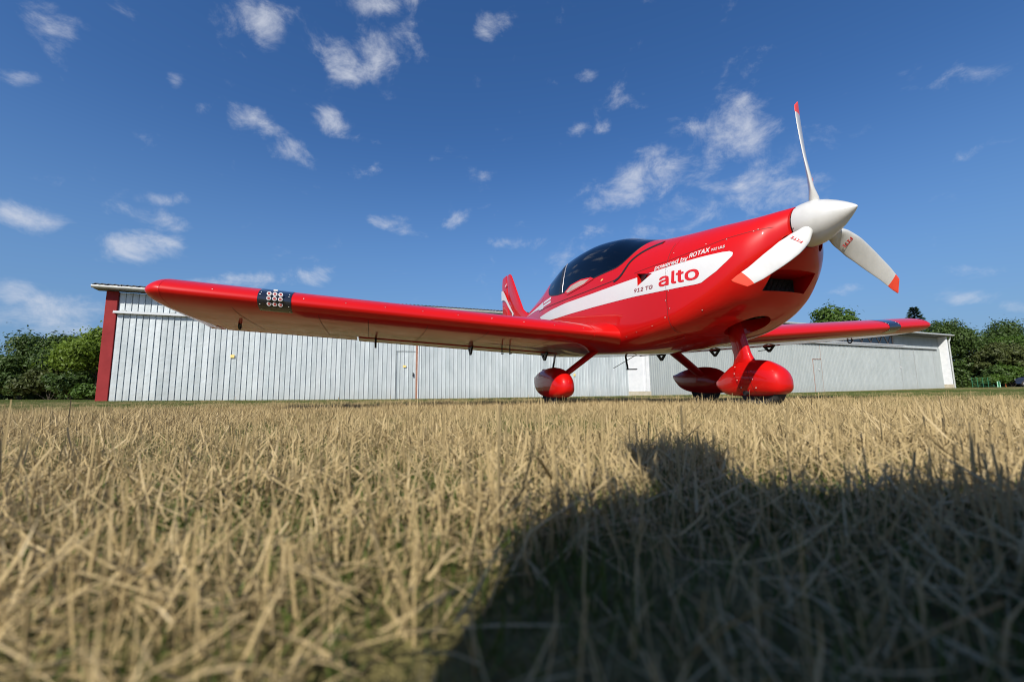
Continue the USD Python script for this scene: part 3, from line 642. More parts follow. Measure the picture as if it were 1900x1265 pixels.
for s in (-1, 1):
    def fin_patch(name, pts, m, h=.0):
        v, f = flat_patch(Polygon(pts), .12)
        th = .052*np.interp(v[:, 1], [1.5, 2.6], [1.1, .6])*np.interp(-v[:, 0], [3.9, 4.2, 4.6, 4.9, 5.15], [.95, 1.2, 1.15, .85, .45]) + .004
        q = np.stack([v[:, 0], s*th, v[:, 1]], -1); t = trimesh.Trimesh(q, f, process=False); t.merge_vertices()
        if t.face_normals[:, 1].mean()*s < 0: t.invert()
        return obj(name, t, m, fin, smooth=True)
    fin_patch('fin_stripe', [(-5.14, 2.372), (-4.99, 2.345), (-4.88, 2.27), (-4.62, 2.03), (-4.36, 1.80), (-4.26, 1.72), (-4.28, 1.69), (-4.33, 1.675), (-4.36, 1.70), (-4.35, 1.74), (-4.55, 1.88), (-4.75, 2.04), (-4.86, 2.105), (-5.0, 2.145), (-5.14, 2.165)], decal_white)
    fin_patch('fin_mark', [(-4.86, 2.40), (-4.78, 2.42), (-4.70, 2.44), (-4.74, 2.40), (-4.80, 2.385)], decal_white)
    r = []
    for q in np.linspace(0, 1, 10):
        l = .05+1.15*q; c = .72-.16*q; t = np.linspace(0, 2*pi, 28, endpoint=False); k = (1-np.cos(t))/2
        th = .045*(1-.3*q)*(np.sqrt(k)-k)*2.2*(1 if q < 1 else .2)
        r.append(np.stack([-4.25-.10*q-c*k, np.full(28, s*l), 1.26+np.sign(np.sin(t))*th], -1))
    obj('stabiliser', loft(r), red, plane, smooth=40)

# undercarriage
def pant(rows, y, m=40):
    """wheel fairing: rows (x, z bottom, z top, half width)."""
    R = np.array(rows); d = np.r_[0, np.cumsum(np.linalg.norm(np.diff(R, axis=0), axis=1))]
    t = np.linspace(0, d[-1], 60); I = [PchipInterpolator(d, R[:, k])(t) for k in range(4)]
    out = []
    for x, zb, zt, w in zip(*I):
        a = np.linspace(0, 2*pi, m, endpoint=False); c, s_ = np.cos(a), np.sin(a); e = np.where(s_ >= 0, 2.1, 3.2); zc = zb+(zt-zb)*.45
        out.append(np.stack([np.full(m, x), y+w*np.sign(c)*np.abs(c)**(2/e), zc+np.where(s_ >= 0, zt-zc, zc-zb)*np.sign(s_)*np.abs(s_)**(2/e)], -1))
    return out
def wheel(x, y, r, w, parent):
    prof_ = np.array([(-w*.55, r*.55), (-w*.9, r*.75), (-w, r*.88), (-w*.75, r*.97), (-w*.3, r), (w*.3, r), (w*.75, r*.97), (w, r*.88), (w*.9, r*.75), (w*.55, r*.55)])
    a = np.linspace(0, 2*pi, 40, endpoint=False)
    t = obj('tyre', loft([np.stack([x+q*np.cos(a), np.full(40, y+p), r+q*np.sin(a)-.012], -1) for p, q in prof_]), rubber, parent, smooth=40)
    obj('rim', cyl((x, y-w*.62, r-.012), (x, y+w*.62, r-.012), r*.5, 24), gunmetal, t, smooth=40)
    obj('axle_nut', cyl((x, y-w*.9, r-.012), (x, y+w*.9, r-.012), .02, 10), steel, t)
def strut(p0, p1, c0, c1, th, parent_name, extra=()):
    """a streamlined leg between two points, its section lying along x."""
    pts = [(np.array(p0, float), c0)] + [(np.array(a, float), b) for a, b in extra] + [(np.array(p1, float), c1)]
    R = []
    t = np.linspace(0, 2*pi, 32, endpoint=False); k = (1-np.cos(t))/2
    d = np.array(p1, float)-np.array(p0, float); d /= np.linalg.norm(d); ex = np.array([1., 0, 0]); n = np.cross(d, ex); n /= np.linalg.norm(n)
    for p, c in pts:
        thk = th*c/c0*1.7*(1.4845*np.sqrt(k)-.63*k-1.758*k**2+1.4215*k**3-.5075*k**4)
        R.append(p + (.35*c-k*c)[:, None]*ex + (np.sign(np.sin(t))*thk)[:, None]*n)
    return loft(R)
for s in (-1, 1):
    g = obj('main_leg', strut((-.53, s*.36, .66), (-.56, s*.88, .30), .17, .14, .036, ''), red, plane, smooth=40)
    w = pant([(-1.115, .30, .335, .008), (-1.06, .25, .345, .030), (-.95, .17, .375, .062), (-.80, .125, .398, .088), (-.62, .105, .405, .102), (-.46, .10, .385, .104), (-.36, .11, .345, .092), (-.30, .135, .295, .066), (-.275, .165, .25, .036), (-.268, .19, .225, .012)], s*.94)
    pn = obj('wheel_fairing', loft(w), red, plane, smooth=40)
    wheel(-.60, s*.94, .185, .062, pn)
    for p in ((-.80, .20), (-.80, .30), (-.70, .33), (-.66, .18)):
        obj('screw', sph((p[0], s*.94-s*-.0-.100*(1 if s > 0 else -1)*(-1), p[1]), .004), steel, pn)
nl = obj('nose_leg', strut((.735, 0, .74), (.835, 0, .345), .150, .145, .033, '', [((.775, 0, .58), .148), ((.80, 0, .48), .146)]), red, plane, smooth=40)
npn = pant([(.525, .165, .20, .006), (.56, .135, .225, .024), (.63, .10, .272, .050), (.71, .085, .318, .072), (.80, .08, .343, .088), (.90, .08, .345, .098), (1.0, .08, .332, .104), (1.06, .083, .305, .100), (1.112, .095, .268, .082), (1.138, .118, .228, .052), (1.148, .145, .195, .014)], 0.0)
nf = obj('nose_wheel_fairing', loft(npn), red, plane, smooth=40)
# neck blending the leg into the fairing
neck = []
for q in np.linspace(0, 1, 12):
    z = .29+.16*q; k = 1+1.0*(1-q)**3.0; c = .150*(1+.75*(1-q)**2.6); t = np.linspace(0, 2*pi, 36, endpoint=False); kk = (1-np.cos(t))/2
    thk = .034*k*1.7*(1.4845*np.sqrt(kk)-.63*kk-1.758*kk**2+1.4215*kk**3-.5075*kk**4)
    neck.append(np.stack([.850-.30*(z-.29)+.35*c-kk*c, np.sign(np.sin(t))*thk, np.full(36, z)], -1))
obj('fairing_neck', loft(neck), red, nf, smooth=40)
wheel(.94, 0.0, .170, .055, nf)
for p in ((.80, .25), (.82, .20), (.85, .145), (.94, .262), (.955, .20), (.975, .14), (.80, .30)):
    zz_ = p[1]; obj('screw', sph((p[0], -.100 if zz_ < .26 else -.088, zz_), .0045), steel, nf)
NR = np.array([(.525, .165, .20, .006), (.56, .135, .225, .024), (.63, .10, .272, .050), (.71, .085, .318, .072), (.80, .08, .343, .088), (.90, .08, .345, .098), (1.0, .08, .332, .104), (1.06, .083, .305, .100), (1.112, .095, .268, .082), (1.138, .118, .228, .052), (1.148, .145, .195, .014)])
def pant_side(rows, x, z, y, s, off):
    zb, zt, w = [float(np.interp(x, rows[:, 0], rows[:, k])) for k in (1, 2, 3)]; zc = zb+(zt-zb)*.45
    t, e = ((z-zc)/(zt-zc), 2.1) if z > zc else ((zc-z)/(zc-zb), 3.2)
    return [x, y+s*(w*(1-min(abs(t), 1)**e)**(1/e)+off), z]
for xa, xb in ((.765, .845), (.90, .965)):
    for s in (-1, 1):
        q = np.linspace(.03, .97, 24); rows_ = [[pant_side(NR, xa+(xb-xa)*(1-k)+dx, .095+.19*k, 0, s, .0014) for k in q] for dx in (-.0014, .0014)]
        g = sheet(np.array(rows_)); g = g if g.face_normals[:, 1].mean()*s > 0 else g.copy(); 
        if g.face_normals[:, 1].mean()*s < 0: g.invert()
        obj('panel_seam', g, seam_m, nf)
obj('tow_socket', [cyl((.885, -.085, .105), (.885, -.112, .105), .016, 14)], black, nf, smooth=40)
# boarding steps and aerial
for s in (-1, 1):
    obj('boarding_step', [cyl((-1.48, s*.50, .66), (-1.50, s*.54, .445), .0125, 10), rbox(.05, .15, .014, .006, (-1.50, s*.60, .443), 6)], black, plane, smooth=40)
obj('aerial', cyl((-.496, 0, .54), (-.99, 0, .422), .0035, 6), black, plane)
obj('belly_strake', [cyl((.15, -.36, .535), (.60, -.36, .545), .006, 6)], red, plane)

# ---------------------------------------------------------------- trees and bushes
def crown(centre, radii, leaves, size, seed, lumps=46, inner=.45, up=.25):
    r = np.random.default_rng(seed); centre = np.array(centre); radii = np.array(radii)
    d = r.normal(size=(lumps, 3)); d /= np.linalg.norm(d, axis=1, keepdims=True)
    d[:, 2] = np.abs(d[:, 2])*1.2-.35
    lc = centre + d*radii*r.uniform(.35, .92, (lumps, 1)); lr = r.uniform(.13, .36, lumps)*radii.mean()
    k = r.choice(lumps, leaves, p=lr**2/np.sum(lr**2)); e = r.normal(size=(leaves, 3)); e /= np.linalg.norm(e, axis=1, keepdims=True)
    p = lc[k] + e*(lr[k]*r.uniform(inner, 1.0, leaves)**.6*(1+.5*np.abs(r.normal(size=leaves))*(r.uniform(size=leaves) < .35)))[:, None]*[1, 1, .8]
    p[:, 2] = np.maximum(p[:, 2], .02)
    n = e + r.normal(size=(leaves, 3))*.55 + [0, 0, up]; n /= np.linalg.norm(n, axis=1, keepdims=True)
    a = np.cross(n, r.normal(size=(leaves, 3))); a /= np.linalg.norm(a, axis=1, keepdims=True); b = np.cross(n, a)
    s = size*r.uniform(.6, 1.35, (leaves, 1))
    tipv = p+a*s; lft = p+b*s*.42-a*s*.1+n*s*.08; rgt = p-b*s*.42-a*s*.1+n*s*.08; tail = p-a*s*.8
    v = np.stack([tail, lft, tipv, rgt], 1).reshape(-1, 3); i = np.arange(leaves)[:, None]*4
    f = np.vstack([i+[0, 2, 1], i+[0, 3, 2]])
    return trimesh.Trimesh(v, f, process=False), lc
bark = noisy('bark', (0.05, 0.04, 0.03), (0.11, 0.09, 0.065), 8, 0.95)
lf_dark = leafy('leaf_dark', (0.05, 0.085, 0.018), (0.23, 0.30, 0.075), .3)
lf_mid = leafy('leaf_mid', (0.06, 0.11, 0.016), (0.28, 0.37, 0.08), .32)
lf_light = leafy('leaf_light', (0.12, 0.18, 0.02), (0.42, 0.48, 0.08), .4)
lf_olive = leafy('leaf_olive', (0.06, 0.075, 0.02), (0.25, 0.26, 0.08), .28)
lf_fir = leafy('needle', (0.03, 0.06, 0.03), (0.09, 0.14, 0.07), .1)
def tree(name, label, cat, x, y, h, rad, m, seed, leaves=9000, size=.16, group=None, base=.18, flat=1.0):
    z = float(ground_z(x, y)); t = thing(name, label, cat, (x, y, z), 0, group)
    rz = h*(1-base)/2
    c, lc = crown((0, 0, h-rz*.98), (rad, rad*flat, rz*.98), leaves, size, seed)
    r = np.random.default_rng(seed+99); th = max(.06, h*.022)
    tr = [cyl((0, 0, -.2), (0, 0, h*.45), th, 9, th*.7), cyl((0, 0, h*.45), (.1, 0, h*.8), th*.7, 7, th*.2)]
    for q in r.permutation(len(lc))[:9]:
        b = np.array([0, 0, h*r.uniform(.22, .5)]); tr.append(cyl(b, lc[q], th*.38, 6, th*.08))
    obj('trunk', tr, bark, t, smooth=40)
    obj('crown', c, m, t)
    return t
def bush(label, x, y, h, rad, m, seed, leaves=7000, size=.11, group=None):
    z = float(ground_z(x, y)); t = thing('bush', label, 'bush', (x, y, z), 0, group)
    c, lc = crown((0, 0, h*.46), (rad, rad*.8, h*.56), leaves, size, seed, 22)
    v = c.vertices.copy(); v[:, 2] = np.maximum(v[:, 2], .01+.02*np.arange(len(v)) % .07); c = trimesh.Trimesh(v, c.faces, process=False)
    obj('stem', [cyl((0, 0, -.1), q*np.array([.8, .8, .9]), .025, 5, .008) for q in lc[:8]], bark, t)
    obj('foliage', c, m, t)
tree('leafy_tree', 'dark green rounded tree well left of the red corner board of the silver hangar', 'tree', -28.2, 26.0, 4.75, 2.6, lf_dark, 11, 22000, .11, base=.03)
tree('leafy_tree', 'bright yellow-green tree beside the red corner board of the silver hangar', 'tree', -22.9, 23.2, 4.55, 2.2, lf_light, 12, 22000, .11, base=.05)
tree('leafy_tree', 'small dark tree at the left edge of the picture, lower than its neighbour', 'tree', -32.5, 27.5, 3.3, 2.4, lf_mid, 13, 9000, .15, base=.02)
for i, (x, y, h, r, m, lab) in enumerate([(-31.2, 24.6, 1.55, 1.5, lf_olive, 'olive bush at the far left of the hedge under the dark tree'), (-28.2, 24.2, 1.6, 1.5, lf_dark, 'dark bush beneath the dark rounded tree at the left'),
        (-25.2, 23.0, 1.75, 1.5, lf_olive, 'olive bush between the dark tree and the yellow-green tree'), (-22.6, 21.6, 1.55, 1.3, lf_dark, 'dark bush at the foot of the yellow-green tree'),
        (-20.6, 20.6, .75, .9, lf_mid, 'low green bush beside the foot of the red corner board')]):
    bush(lab, x, y, h, r, m, 30+i)
tree('leafy_tree', 'round treetop showing behind the hangar roof, between the nose and the far wing', 'tree', 47.6, 62.0, 13.0, 4.3, lf_mid, 14, 9000, .3)
# conifer
zc = float(ground_z(56.2, 58)); fir = thing('fir_tree', 'dark pointed fir top rising just behind the far wing', 'tree', (56.4, 58.0, zc))
r = np.random.default_rng(5); V, Fc = [], []
obj('trunk', cyl((0, 0, -.2), (0, 0, 11.2), .22, 8, .03), bark, fir)
k = 0
for z in np.linspace(1.5, 11.1, 46):
    L_ = .25+(11.3-z)*.46; nb = 9
    for b in range(nb):
        a = b*2*pi/nb + z*2.3 + r.uniform(-.2, .2); d = np.array([math.cos(a), math.sin(a), 0]); Lb = L_*r.uniform(.7, 1.1)
        for t in np.linspace(.12, 1, 22):
            p = d*Lb*t + [0, 0, z-.16*Lb*t+.22*t*t]; w = (.16+.34*(1-t))
            for q in range(2):
                n = np.array([-d[1], d[0], 0])*(1 if q else -1); e = p + n*w*r.uniform(.6, 1.2) + d*.15 + [0, 0, -.08]
                V += [p-d*.06, p+d*.06, e]; Fc.append((k, k+1, k+2)); k += 3
obj('crown', trimesh.Trimesh(np.array(V), Fc, process=False), lf_fir, fir)
RT = [(51.5, 49.5, 8.9, 3.3, lf_dark, 'tall dark oak just right of the grey hangar, behind its roof corner'),
      (57.0, 47.5, 6.4, 2.7, lf_mid, 'mid-green tree with drooping branches right of the white end pier'),
      (63.0, 53.0, 8.6, 3.8, lf_dark, 'broad dark treetop towards the right edge of the picture'),
      (59.8, 48.0, 6.6, 2.8, lf_mid, 'fresh green tree in front of the broad dark treetop'),
      (62.8, 47.6, 6.4, 2.6, lf_olive, 'brownish tree at the right edge above the parked car'),
      (54.0, 46.5, 5.4, 2.4, lf_olive, 'olive tree beside the downpipe of the grey hangar'),
      (69.0, 56.0, 8.0, 3.6, lf_dark, 'dark tree beyond the right edge, behind the brownish tree')]
for i, (x, y, h, rd, m, lab) in enumerate(RT):
    tree('leafy_tree', lab, 'tree', x, y, h, rd, m, 50+i, 16000, .16, base=.06)
for i, (x, y, h, rd, m, lab) in enumerate([(50.9, 44.3, 2.2, 1.7, lf_dark, 'dark bush at the foot of the downpipe of the grey hangar'), (53.2, 45.0, 2.6, 1.8, lf_mid, 'green bush behind the wire fence, left of the green gate frame'),
        (55.8, 47.2, 2.3, 1.7, lf_light, 'light green bush behind the green gate frame'), (58.3, 48.0, 2.0, 1.8, lf_olive, 'olive bush behind the parked car'), (60.8, 47.4, 2.2, 1.7, lf_dark, 'dark bush at the right edge behind the parked car'), (49.6, 43.6, 1.5, 1.2, lf_mid, 'small green bush peeping out beside the white end pier')]):
    bush(lab, x, y, h, rd, m, 80+i, 7000, .15)

def hedge(name, label, x0, y0, x1, y1, h, m, seed, leaves):
    r = np.random.default_rng(seed); L_ = math.hypot(x1-x0, y1-y0); d = np.array([x1-x0, y1-y0])/L_; t = r.uniform(0, L_, leaves); q = r.normal(size=leaves)*.5
    hh = h*(.75+.5*meshkit.noise(np.stack([t*.35, t*0, t*0], -1), seed)); z = hh*r.uniform(0, 1, leaves)**1.25 - .05
    p = np.stack([x0+d[0]*t-d[1]*q, y0+d[1]*t+d[0]*q, ground_z(x0+d[0]*t, y0+d[1]*t)+z], -1)
    n = r.normal(size=(leaves, 3))+[d[1]*.9, -d[0]*.9, .5]; n /= np.linalg.norm(n, axis=1, keepdims=True); a = np.cross(n, r.normal(size=(leaves, 3))); a /= np.linalg.norm(a, axis=1, keepdims=True); b = np.cross(n, a); s_ = .17*r.uniform(.6, 1.4, (leaves, 1))
    v = np.stack([p-a*s_, p+b*s_*.5, p+a*s_, p-b*s_*.5], 1).reshape(-1, 3); i = np.arange(leaves)[:, None]*4
    return obj(name, trimesh.Trimesh(v, np.vstack([i+[0, 1, 2], i+[0, 2, 3]]), process=False), m, None, label=label, category='hedge', kind='stuff')
hedge('far_hedge', 'dense dark hedge closing the gap behind the trees left of the silver hangar', -46, 30, -17.5, 23.5, 2.1, lf_dark, 401, 16000)
hedge('far_hedge', 'dense dark hedge behind the bushes and the parked car at the right edge', 49.5, 47.5, 92, 62, 3.6, lf_dark, 402, 30000)

# ---------------------------------------------------------------- small things at the right edge
green_paint = simple('green_paint', (0.03, 0.16, 0.08), 0.5); pale_green = simple('pale_green_paint', (0.35, 0.62, 0.48), 0.5); orange = simple('orange_paint', (0.75, 0.22, 0.06), 0.55)
fx, fy = 45.9, 42.2; z0 = float(ground_z(fx, fy))
fe = thing('wire_fence', 'low green wire fence in front of the bushes at the right', 'fence', (fx, fy, z0), math.radians(17))
for i in range(7):
    obj('post', cyl((i*.85, 0, -.2), (i*.85, 0, 1.0), .018, 8), green_paint, fe)
for z in (.15, .4, .65, .9):
    obj('wire', cyl((0, .03, z), (5.1, .03, z), .008, 5), green_paint, fe)
for k in range(60):
    obj('mesh_wire', cyl((k*.085, .035, .05), (k*.085, .035, 1.0), .0025, 3), green_paint, fe) if k % 2 == 0 else None
gt = thing('gate_frame', 'small pale green upright frame standing at the wire fence', 'frame', (49.55, 43.2, float(ground_z(50, 43))), math.radians(15))
obj('upright', cyl((0, 0, -.1), (0, 0, .62), .035, 8), pale_green, gt); obj('upright', cyl((.40, 0, -.1), (.40, 0, .62), .035, 8), pale_green, gt); obj('crossbar', cyl((-.035, 0, .62), (.435, 0, .62), .035, 8), pale_green, gt); obj('infill', bb(.06, .34, -.005, .005, .0, .57), green_paint, gt)
po = thing('marker_post', 'thin orange marker post standing beside the pale green frame', 'post', (50.85, 43.6, float(ground_z(51, 43.6))))
obj('pole', cyl((0, 0, -.1), (0, 0, 1.05), .03, 8), orange, po); obj('cap', sph((0, 0, 1.05), .045), orange, po)

car_paint = simple('dark_blue_car_paint', (0.006, 0.008, 0.022), 0.2, coat_weight=1.0, coat_roughness=0.03)
cx_, cy_ = 51.8, 42.05
car = thing('parked_car', 'dark blue parked car cut off by the right edge, in front of the trees', 'car', (cx_, cy_-.0, float(ground_z(cx_, cy_))), math.radians(-50))
prof_c = [(-1.12, .30), (-1.16, .55), (-1.10, .78), (-.85, .92), (-.20, 1.0), (.35, 1.38), (.9, 1.47), (1.7, 1.44), (2.3, 1.2), (2.75, .95), (2.85, .6), (2.80, .30)]
cm = []
for y, k, dz in ((-.86, .97, -.05), (-.80, 1.0, 0), (.80, 1.0, 0), (.86, .97, -.05)):
    c0 = np.array(prof_c); p = c0.copy(); p[:, 0] = (c0[:, 0]-.85)*k+.85; hi = c0[:, 1] > .95
    cm.append(np.stack([p[:, 0], y*np.where(hi, .80, 1.0), p[:, 1]+np.where(hi, dz, 0)], -1))
cbody = man(loft(cm)) if loft(cm).is_watertight else None
cb = loft(cm); obj('body', cb, car_paint, car, smooth=50)
for s in (-1, 1):
    wv = np.array([(.0, s*.745, 1.0), (.42, s*.655, 1.33), (.9, s*.65, 1.40), (1.65, s*.65, 1.37), (2.1, s*.70, 1.15), (2.2, s*.76, 1.0)]); wv[:, 1] += s*.06
    obj('side_window', trimesh.Trimesh(wv, [(0, 1, 2), (0, 2, 3), (0, 3, 4), (0, 4, 5)] if s > 0 else [(0, 2, 1), (0, 3, 2), (0, 4, 3), (0, 5, 4)], process=False), win_m, car)
    for x in (-.45, 2.1):
        w_ = obj('wheel', cyl((x, s*.66, .31), (x, s*.88, .31), .31, 24), rubber, car, smooth=40); obj('rim', cyl((x, s*.87, .31), (x, s*.90, .31), .19, 14), steel, w_)
    obj('headlight', rbox(.28, .34, .13, .04, (-1.02, s*.62, .70), 8), decal_white, car, smooth=40)
obj('windscreen', trimesh.Trimesh(np.array([(-.19, -.66, 1.035), (-.19, .66, 1.035), (.36, .58, 1.40), (.36, -.58, 1.40)]), [(0, 2, 1), (0, 3, 2)], process=False), win_m, car)
obj('bumper', rbox(.14, 1.6, .20, .05, (-1.13, 0, .38), 8), black, car, smooth=40)
obj('door_mirror', [rbox(.12, .18, .12, .03, (.15, -.93, 1.02), 6), rbox(.12, .18, .12, .03, (.15, .93, 1.02), 6)], car_paint, car)

# ---------------------------------------------------------------- the photographer, kneeling behind the camera: their shadow lies on the grass
def figure(bones, refine=.02):
    parts = [m3.Manifold.batch_hull([m3.Manifold.sphere(ra, 16).translate(a), m3.Manifold.sphere(rb, 16).translate(b)]) for a, ra, b, rb in bones]
    m = m3.Manifold.batch_boolean(parts, m3.OpType.Add).refine_to_length(refine); t = tri(m); t.merge_vertices()
    trimesh.smoothing.filter_taubin(t, iterations=8); return t
def person():
    # origin: on the ground between the knees
    t = thing('person', 'kneeling person whose dark shadow falls on the straw in the right foreground', 'person', (PX, PY, 0))
    hd = np.array([-.17, .26, .91])
    B = [((.10, -.36, .42), .15, (-.02, -.16, .56), .15), ((-.02, -.16, .56), .15, (-.10, .14, .64), .165), ((-.10, .14, .66), .14, (-.28, .10, .70), .08), ((-.10, .14, .66), .14, (.12, .16, .70), .08),
         ((-.13, .17, .76), .06, hd-[0, .01, .08], .055),
         ((.04, -.36, .40), .10, (.02, .08, .16), .08), ((.02, .08, .14), .07, (.02, -.36, .09), .05), ((.02, -.36, .09), .045, (.02, -.48, .03), .035),
         ((.18, -.36, .40), .10, (.36, .04, .34), .07), ((.36, .04, .34), .065, (.38, -.02, .08), .05), ((.38, -.04, .06), .045, (.38, .14, .035), .035),
         ((-.28, .10, .70), .065, (-.235, .22, .46), .05), ((-.235, .22, .46), .048, (-.095, .36, .26), .034),
         ((.12, .16, .70), .065, (.36, .20, .48), .052), ((.36, .20, .48), .05, (.07, .36, .26), .036)]
    obj('body', figure(B), simple('dark_clothes', (0.16, 0.15, 0.14), .85), t, smooth=60)
    head = sph((0, 0, 0), .1, 3, (.78, .95, 1.18)); v = head.vertices; 
    nose = sph((0, .098, -.01), .018, 2, (.8, 1.1, 1.4)); ears = [sph((e*.08, 0, -.01), .026, 2, (.4, .8, 1.2)) for e in (-1, 1)]
    hm = trimesh.util.concatenate([head, nose] + ears); hm.apply_translation(hd)
    h = obj('head', hm, simple('skin', (0.50, 0.30, 0.22), .5), t, smooth=60)
    hair = sph((0, 0, 0), .105, 3, (.82, .98, 1.16)); f = hair.faces; c = hair.triangles_center; keep = (c[:, 2] > .015+.5*np.maximum(c[:, 1], -.2)); hair = trimesh.Trimesh(hair.vertices, f[keep], process=False); hair.apply_translation(hd+[0, -.008, .006])
    obj('hair', hair, simple('brown_hair', (0.05, 0.03, 0.02), .6), h, smooth=60)
    for e in (-1, 1):
        obj('eye', sph(hd+[e*.030, .086, .012], .012, 2), simple('eye_white', (.7, .7, .7), .2) if e < 0 else '/World/Looks/eye_white', h, smooth=True)
    obj('mouth', sph(hd+[0, .088, -.055], .022, 2, (1, .35, .28)) , simple('lips', (0.40, 0.15, 0.13), .5), h, smooth=True) if False else obj('mouth', (lambda m: (m.apply_scale((1, .35, .28)), m.apply_translation(hd+[0, .083, -.052]), m)[2])(sph((0, 0, 0), .024, 2)), simple('lips', (0.40, 0.15, 0.13), .5), h, smooth=True)
    for s, w in ((-1, np.array([-.095, .36, .26])), (1, np.array([.07, .36, .26]))):
        pd = np.array([-s*.35, .55, -.75]); pd /= np.linalg.norm(pd); sd = np.cross(pd, [0, 0, 1.]); sd /= np.linalg.norm(sd); nd = np.cross(sd, pd)
        hb = [(w, .030, w+pd*.05, .030)] + [(w+pd*.04+sd*.025, .02, w+pd*.085+sd*.030, .016), (w+pd*.04-sd*.025, .02, w+pd*.085-sd*.030, .016)]
        for k, (o, ln) in enumerate(((-.030, .058), (-.010, .070), (.010, .074), (.030, .066))):
            a = w+pd*.085+sd*o; b = a+pd*ln*.55-nd*.008; c = b+pd*ln*.40-nd*.024
            hb += [(a, .0095, b, .0088), (b, .0088, c, .0078)]
        a = w+pd*.025+sd*s*-.030; b = a+pd*.035-sd*s*.030-nd*.012; c = b+pd*.028-sd*s*.006-nd*.016
        hb += [(a, .013, b, .0105), (b, .0105, c, .009)]
        obj('hand', figure(hb, .006), '/World/Looks/skin', t, smooth=60)
PX, PY = .03, -.52
person()

# ---------------------------------------------------------------- grass
straw_m = leafy('straw', (0.42, 0.32, 0.16), (0.98, 0.92, 0.73), .22, .5, mid=(0.86, 0.74, 0.48))
green_m = leafy('green_grass', (0.08, 0.115, 0.025), (0.42, 0.41, 0.17), .3, .5)
def blades(n, R, h0, h1, w0, w1, lean, seed, curl=.5, tube=False, lie=0.0):
    r = np.random.default_rng(seed); V, Fs = [], []; k = 0
    for i in range(n):
        a = r.uniform(0, 2*pi); q = R*math.sqrt(r.uniform()); base = np.array([q*math.cos(a), q*math.sin(a), -.006])
        h = r.uniform(h0, h1); w = r.uniform(w0, w1)/2; ln = abs(r.normal())*lean
        if r.uniform() < lie: ln = r.uniform(1.0, 1.45); base[2] = r.uniform(.003, .03)
        az = r.uniform(0, 2*pi); d = np.array([math.cos(az), math.sin(az), 0]); sdir = np.array([-d[1], d[0], 0]); yaw = r.uniform(0, pi)
        sdir = sdir*math.cos(yaw)+d*math.sin(yaw)
        pts = []; p = base.copy(); th = ln; seg = 3; bend = r.normal()*curl/seg
        for j in range(seg+1):
            pts.append(p.copy()); dirv = math.sin(th)*d+math.cos(th)*np.array([0, 0, 1.]); p = p+dirv*h/seg; th = min(th+bend, 1.5)
        if tube:
            s2 = np.cross(sdir, [0, 0, 1.]) + [0, 0, .0]; s2 /= np.linalg.norm(s2)+1e-9
            for j, pt in enumerate(pts):
                ww = w*(1-.25*j/seg)
                V += [pt+sdir*ww, pt-sdir*ww*.5+s2*ww*.87, pt-sdir*ww*.5-s2*ww*.87]
            for j in range(seg):
                for e in range(3):
                    a0, a1 = k+j*3+e, k+j*3+(e+1) % 3; Fs += [(a0, a1, a1+3), (a0, a1+3, a0+3)]
            k += 3*(seg+1)
        else:
            for j, pt in enumerate(pts[:-1]):
                ww = w*(1-.3*j/seg); V += [pt-sdir*ww, pt+sdir*ww]
            V.append(pts[-1])
            for j in range(seg-1):
                a0 = k+2*j; Fs += [(a0, a0+1, a0+3), (a0, a0+3, a0+2)]
            a0 = k+2*(seg-1); Fs.append((a0, a0+1, a0+2)); k += 2*seg+1
    return trimesh.Trimesh(np.array(V), Fs, process=False)
def clump(seed, straw, kind):
    if straw:
        if kind < 5:
            return trimesh.util.concatenate([blades(11, .10, .025, .066, .0015, .0034, .45, seed, .4, True, .3), blades(1 + kind % 2, .09, .07, .10, .0018, .0032, .22, seed+5, .2, True, 0), blades(48, .13, .025, .075, .0010, .0028, .8, seed+1, 1.0, False, .72), blades(8, .10, .03, .07, .0008, .0017, .35, seed+2, .6, False, .05), blades(5, .11, .03, .08, .0026, .0042, .9, seed+3, .8, False, .85)])
        return trimesh.util.concatenate([blades(22, .12, .02, .068, .0014, .0030, .42, seed, .4, False, .1), blades(2, .12, .06, .09, .0014, .0026, .25, seed+5, .3, False, 0), blades(44, .13, .02, .06, .0014, .003, .85, seed+1, 1.0, False, .6)])
    return blades(80, .11, .012, .045, .0010, .0026, .6, seed, 1.0)
def scatter(name, kinds, pts, which, scale, label, m, straw, seed):
    pi_ = UsdGeom.PointInstancer.Define(stage, '/World/' + name); P = pi_.GetPath()
    UsdGeom.Scope.Define(stage, f'{P}/prototypes')
    rel = pi_.CreatePrototypesRel()
    for k in range(kinds):
        usdkit.mesh(stage, f'{P}/prototypes/clump_{k+1:03d}', clump(seed+10*k, straw, k), m); rel.AddTarget(f'{P}/prototypes/clump_{k+1:03d}')
    r = np.random.default_rng(seed); n = len(pts); yaw = r.uniform(0, 2*pi, n)
    pi_.CreatePositionsAttr(Vt.Vec3fArray.FromNumpy(pts.astype(np.float32)))
    pi_.CreateProtoIndicesAttr(Vt.IntArray.FromNumpy(which.astype(np.int32)))
    pi_.CreateOrientationsAttr(Vt.QuathArray([Gf.Quath(float(math.cos(a/2)), 0, 0, float(math.sin(a/2))) for a in yaw]))
    pi_.CreateScalesAttr(Vt.Vec3fArray.FromNumpy(scale.astype(np.float32)))
    tag(pi_.GetPrim(), label, 'grass', None, 'stuff')
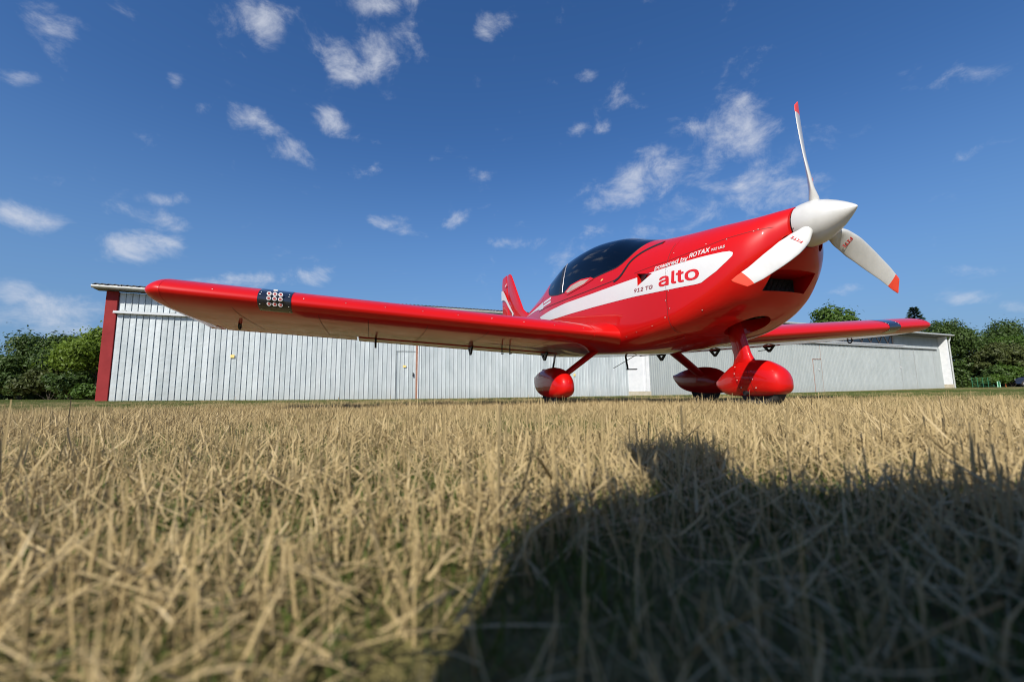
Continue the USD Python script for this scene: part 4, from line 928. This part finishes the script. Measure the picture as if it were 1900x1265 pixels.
def field(seed, bands):
    r = np.random.default_rng(seed); out = []
    for r0, r1, dens, half in bands:
        a = half*(r1*r1-r0*r0); n = int(a*dens)
        rad = np.sqrt(r.uniform(r0*r0, r1*r1, n)); th = r.uniform(-half, half, n)
        out.append(np.stack([rad*np.sin(th), rad*np.cos(th)], -1))
    q = np.vstack(out); s, nn = hs(q[:, 0], q[:, 1])
    ok = ~((nn > -.35) & (s > -.3) & (s < 57)) 
    return q[ok]
def near_camera(q): return np.hypot(q[:, 0], q[:, 1]-.02) > .13
q = field(21, [(.1, .6, 460, pi), (.6, 1.2, 360, pi), (1.2, 2.6, 250, 2.0), (2.6, 5.5, 150, 1.45), (5.5, 10, 50, 1.05), (10, 17, 22, 1.05)]); q = q[near_camera(q)]
rad = np.hypot(q[:, 0], q[:, 1])
patchy = meshkit.fbm(np.stack([q[:, 0]*1.1, q[:, 1]*1.1, 0*rad], -1), 3, 3)
r = np.random.default_rng(3); keep = r.uniform(size=len(q)) < np.clip(.62+1.6*(patchy-.42), .30, 1)*np.interp(rad, [5, 10, 17], [1, .55, .35])
q, rad = q[keep], rad[keep]
sc = r.uniform(.62, 1.18, len(q)) + .35*(r.uniform(size=len(q)) < .06); sc = sc*np.interp(rad, [.15, .45, 3, 6, 10], [.75, 1.0, 1.0, .85, .6])
zz_ = ground_z(q[:, 0], q[:, 1])
scatter('dry_grass', 8, np.column_stack([q, zz_]), np.where(rad < 3.5, r.integers(0, 5, len(q)), r.integers(2, 8, len(q))), np.column_stack([sc, sc, sc*r.uniform(.8, 1.15, len(q))]), 'pale dry straw stubble covering the field in the foreground', straw_m, True, 100)
q = field(22, [(.1, 1.2, 210, pi), (1.2, 2.6, 140, 2.0), (2.6, 5.5, 60, 1.1), (5.5, 12, 45, 1.05), (12, 30, 16, 1.05), (30, 60, 3, .95)]); q = q[near_camera(q)]
rad = np.hypot(q[:, 0], q[:, 1]); r = np.random.default_rng(4)
sc = r.uniform(.7, 1.2, len(q))*np.interp(rad, [.1, .5, 12, 30, 60], [.9, 1, 1.1, 1.7, 2.6]); hgt = np.interp(rad, [.1, 6, 12, 30, 60], [.9, .9, .8, .55, .4])
scatter('green_grass', 4, np.column_stack([q, ground_z(q[:, 0], q[:, 1])]), r.integers(0, 4, len(q)), np.column_stack([sc, sc, sc*hgt]), 'short green grass growing between the straw and up to the hangars', green_m, False, 300)
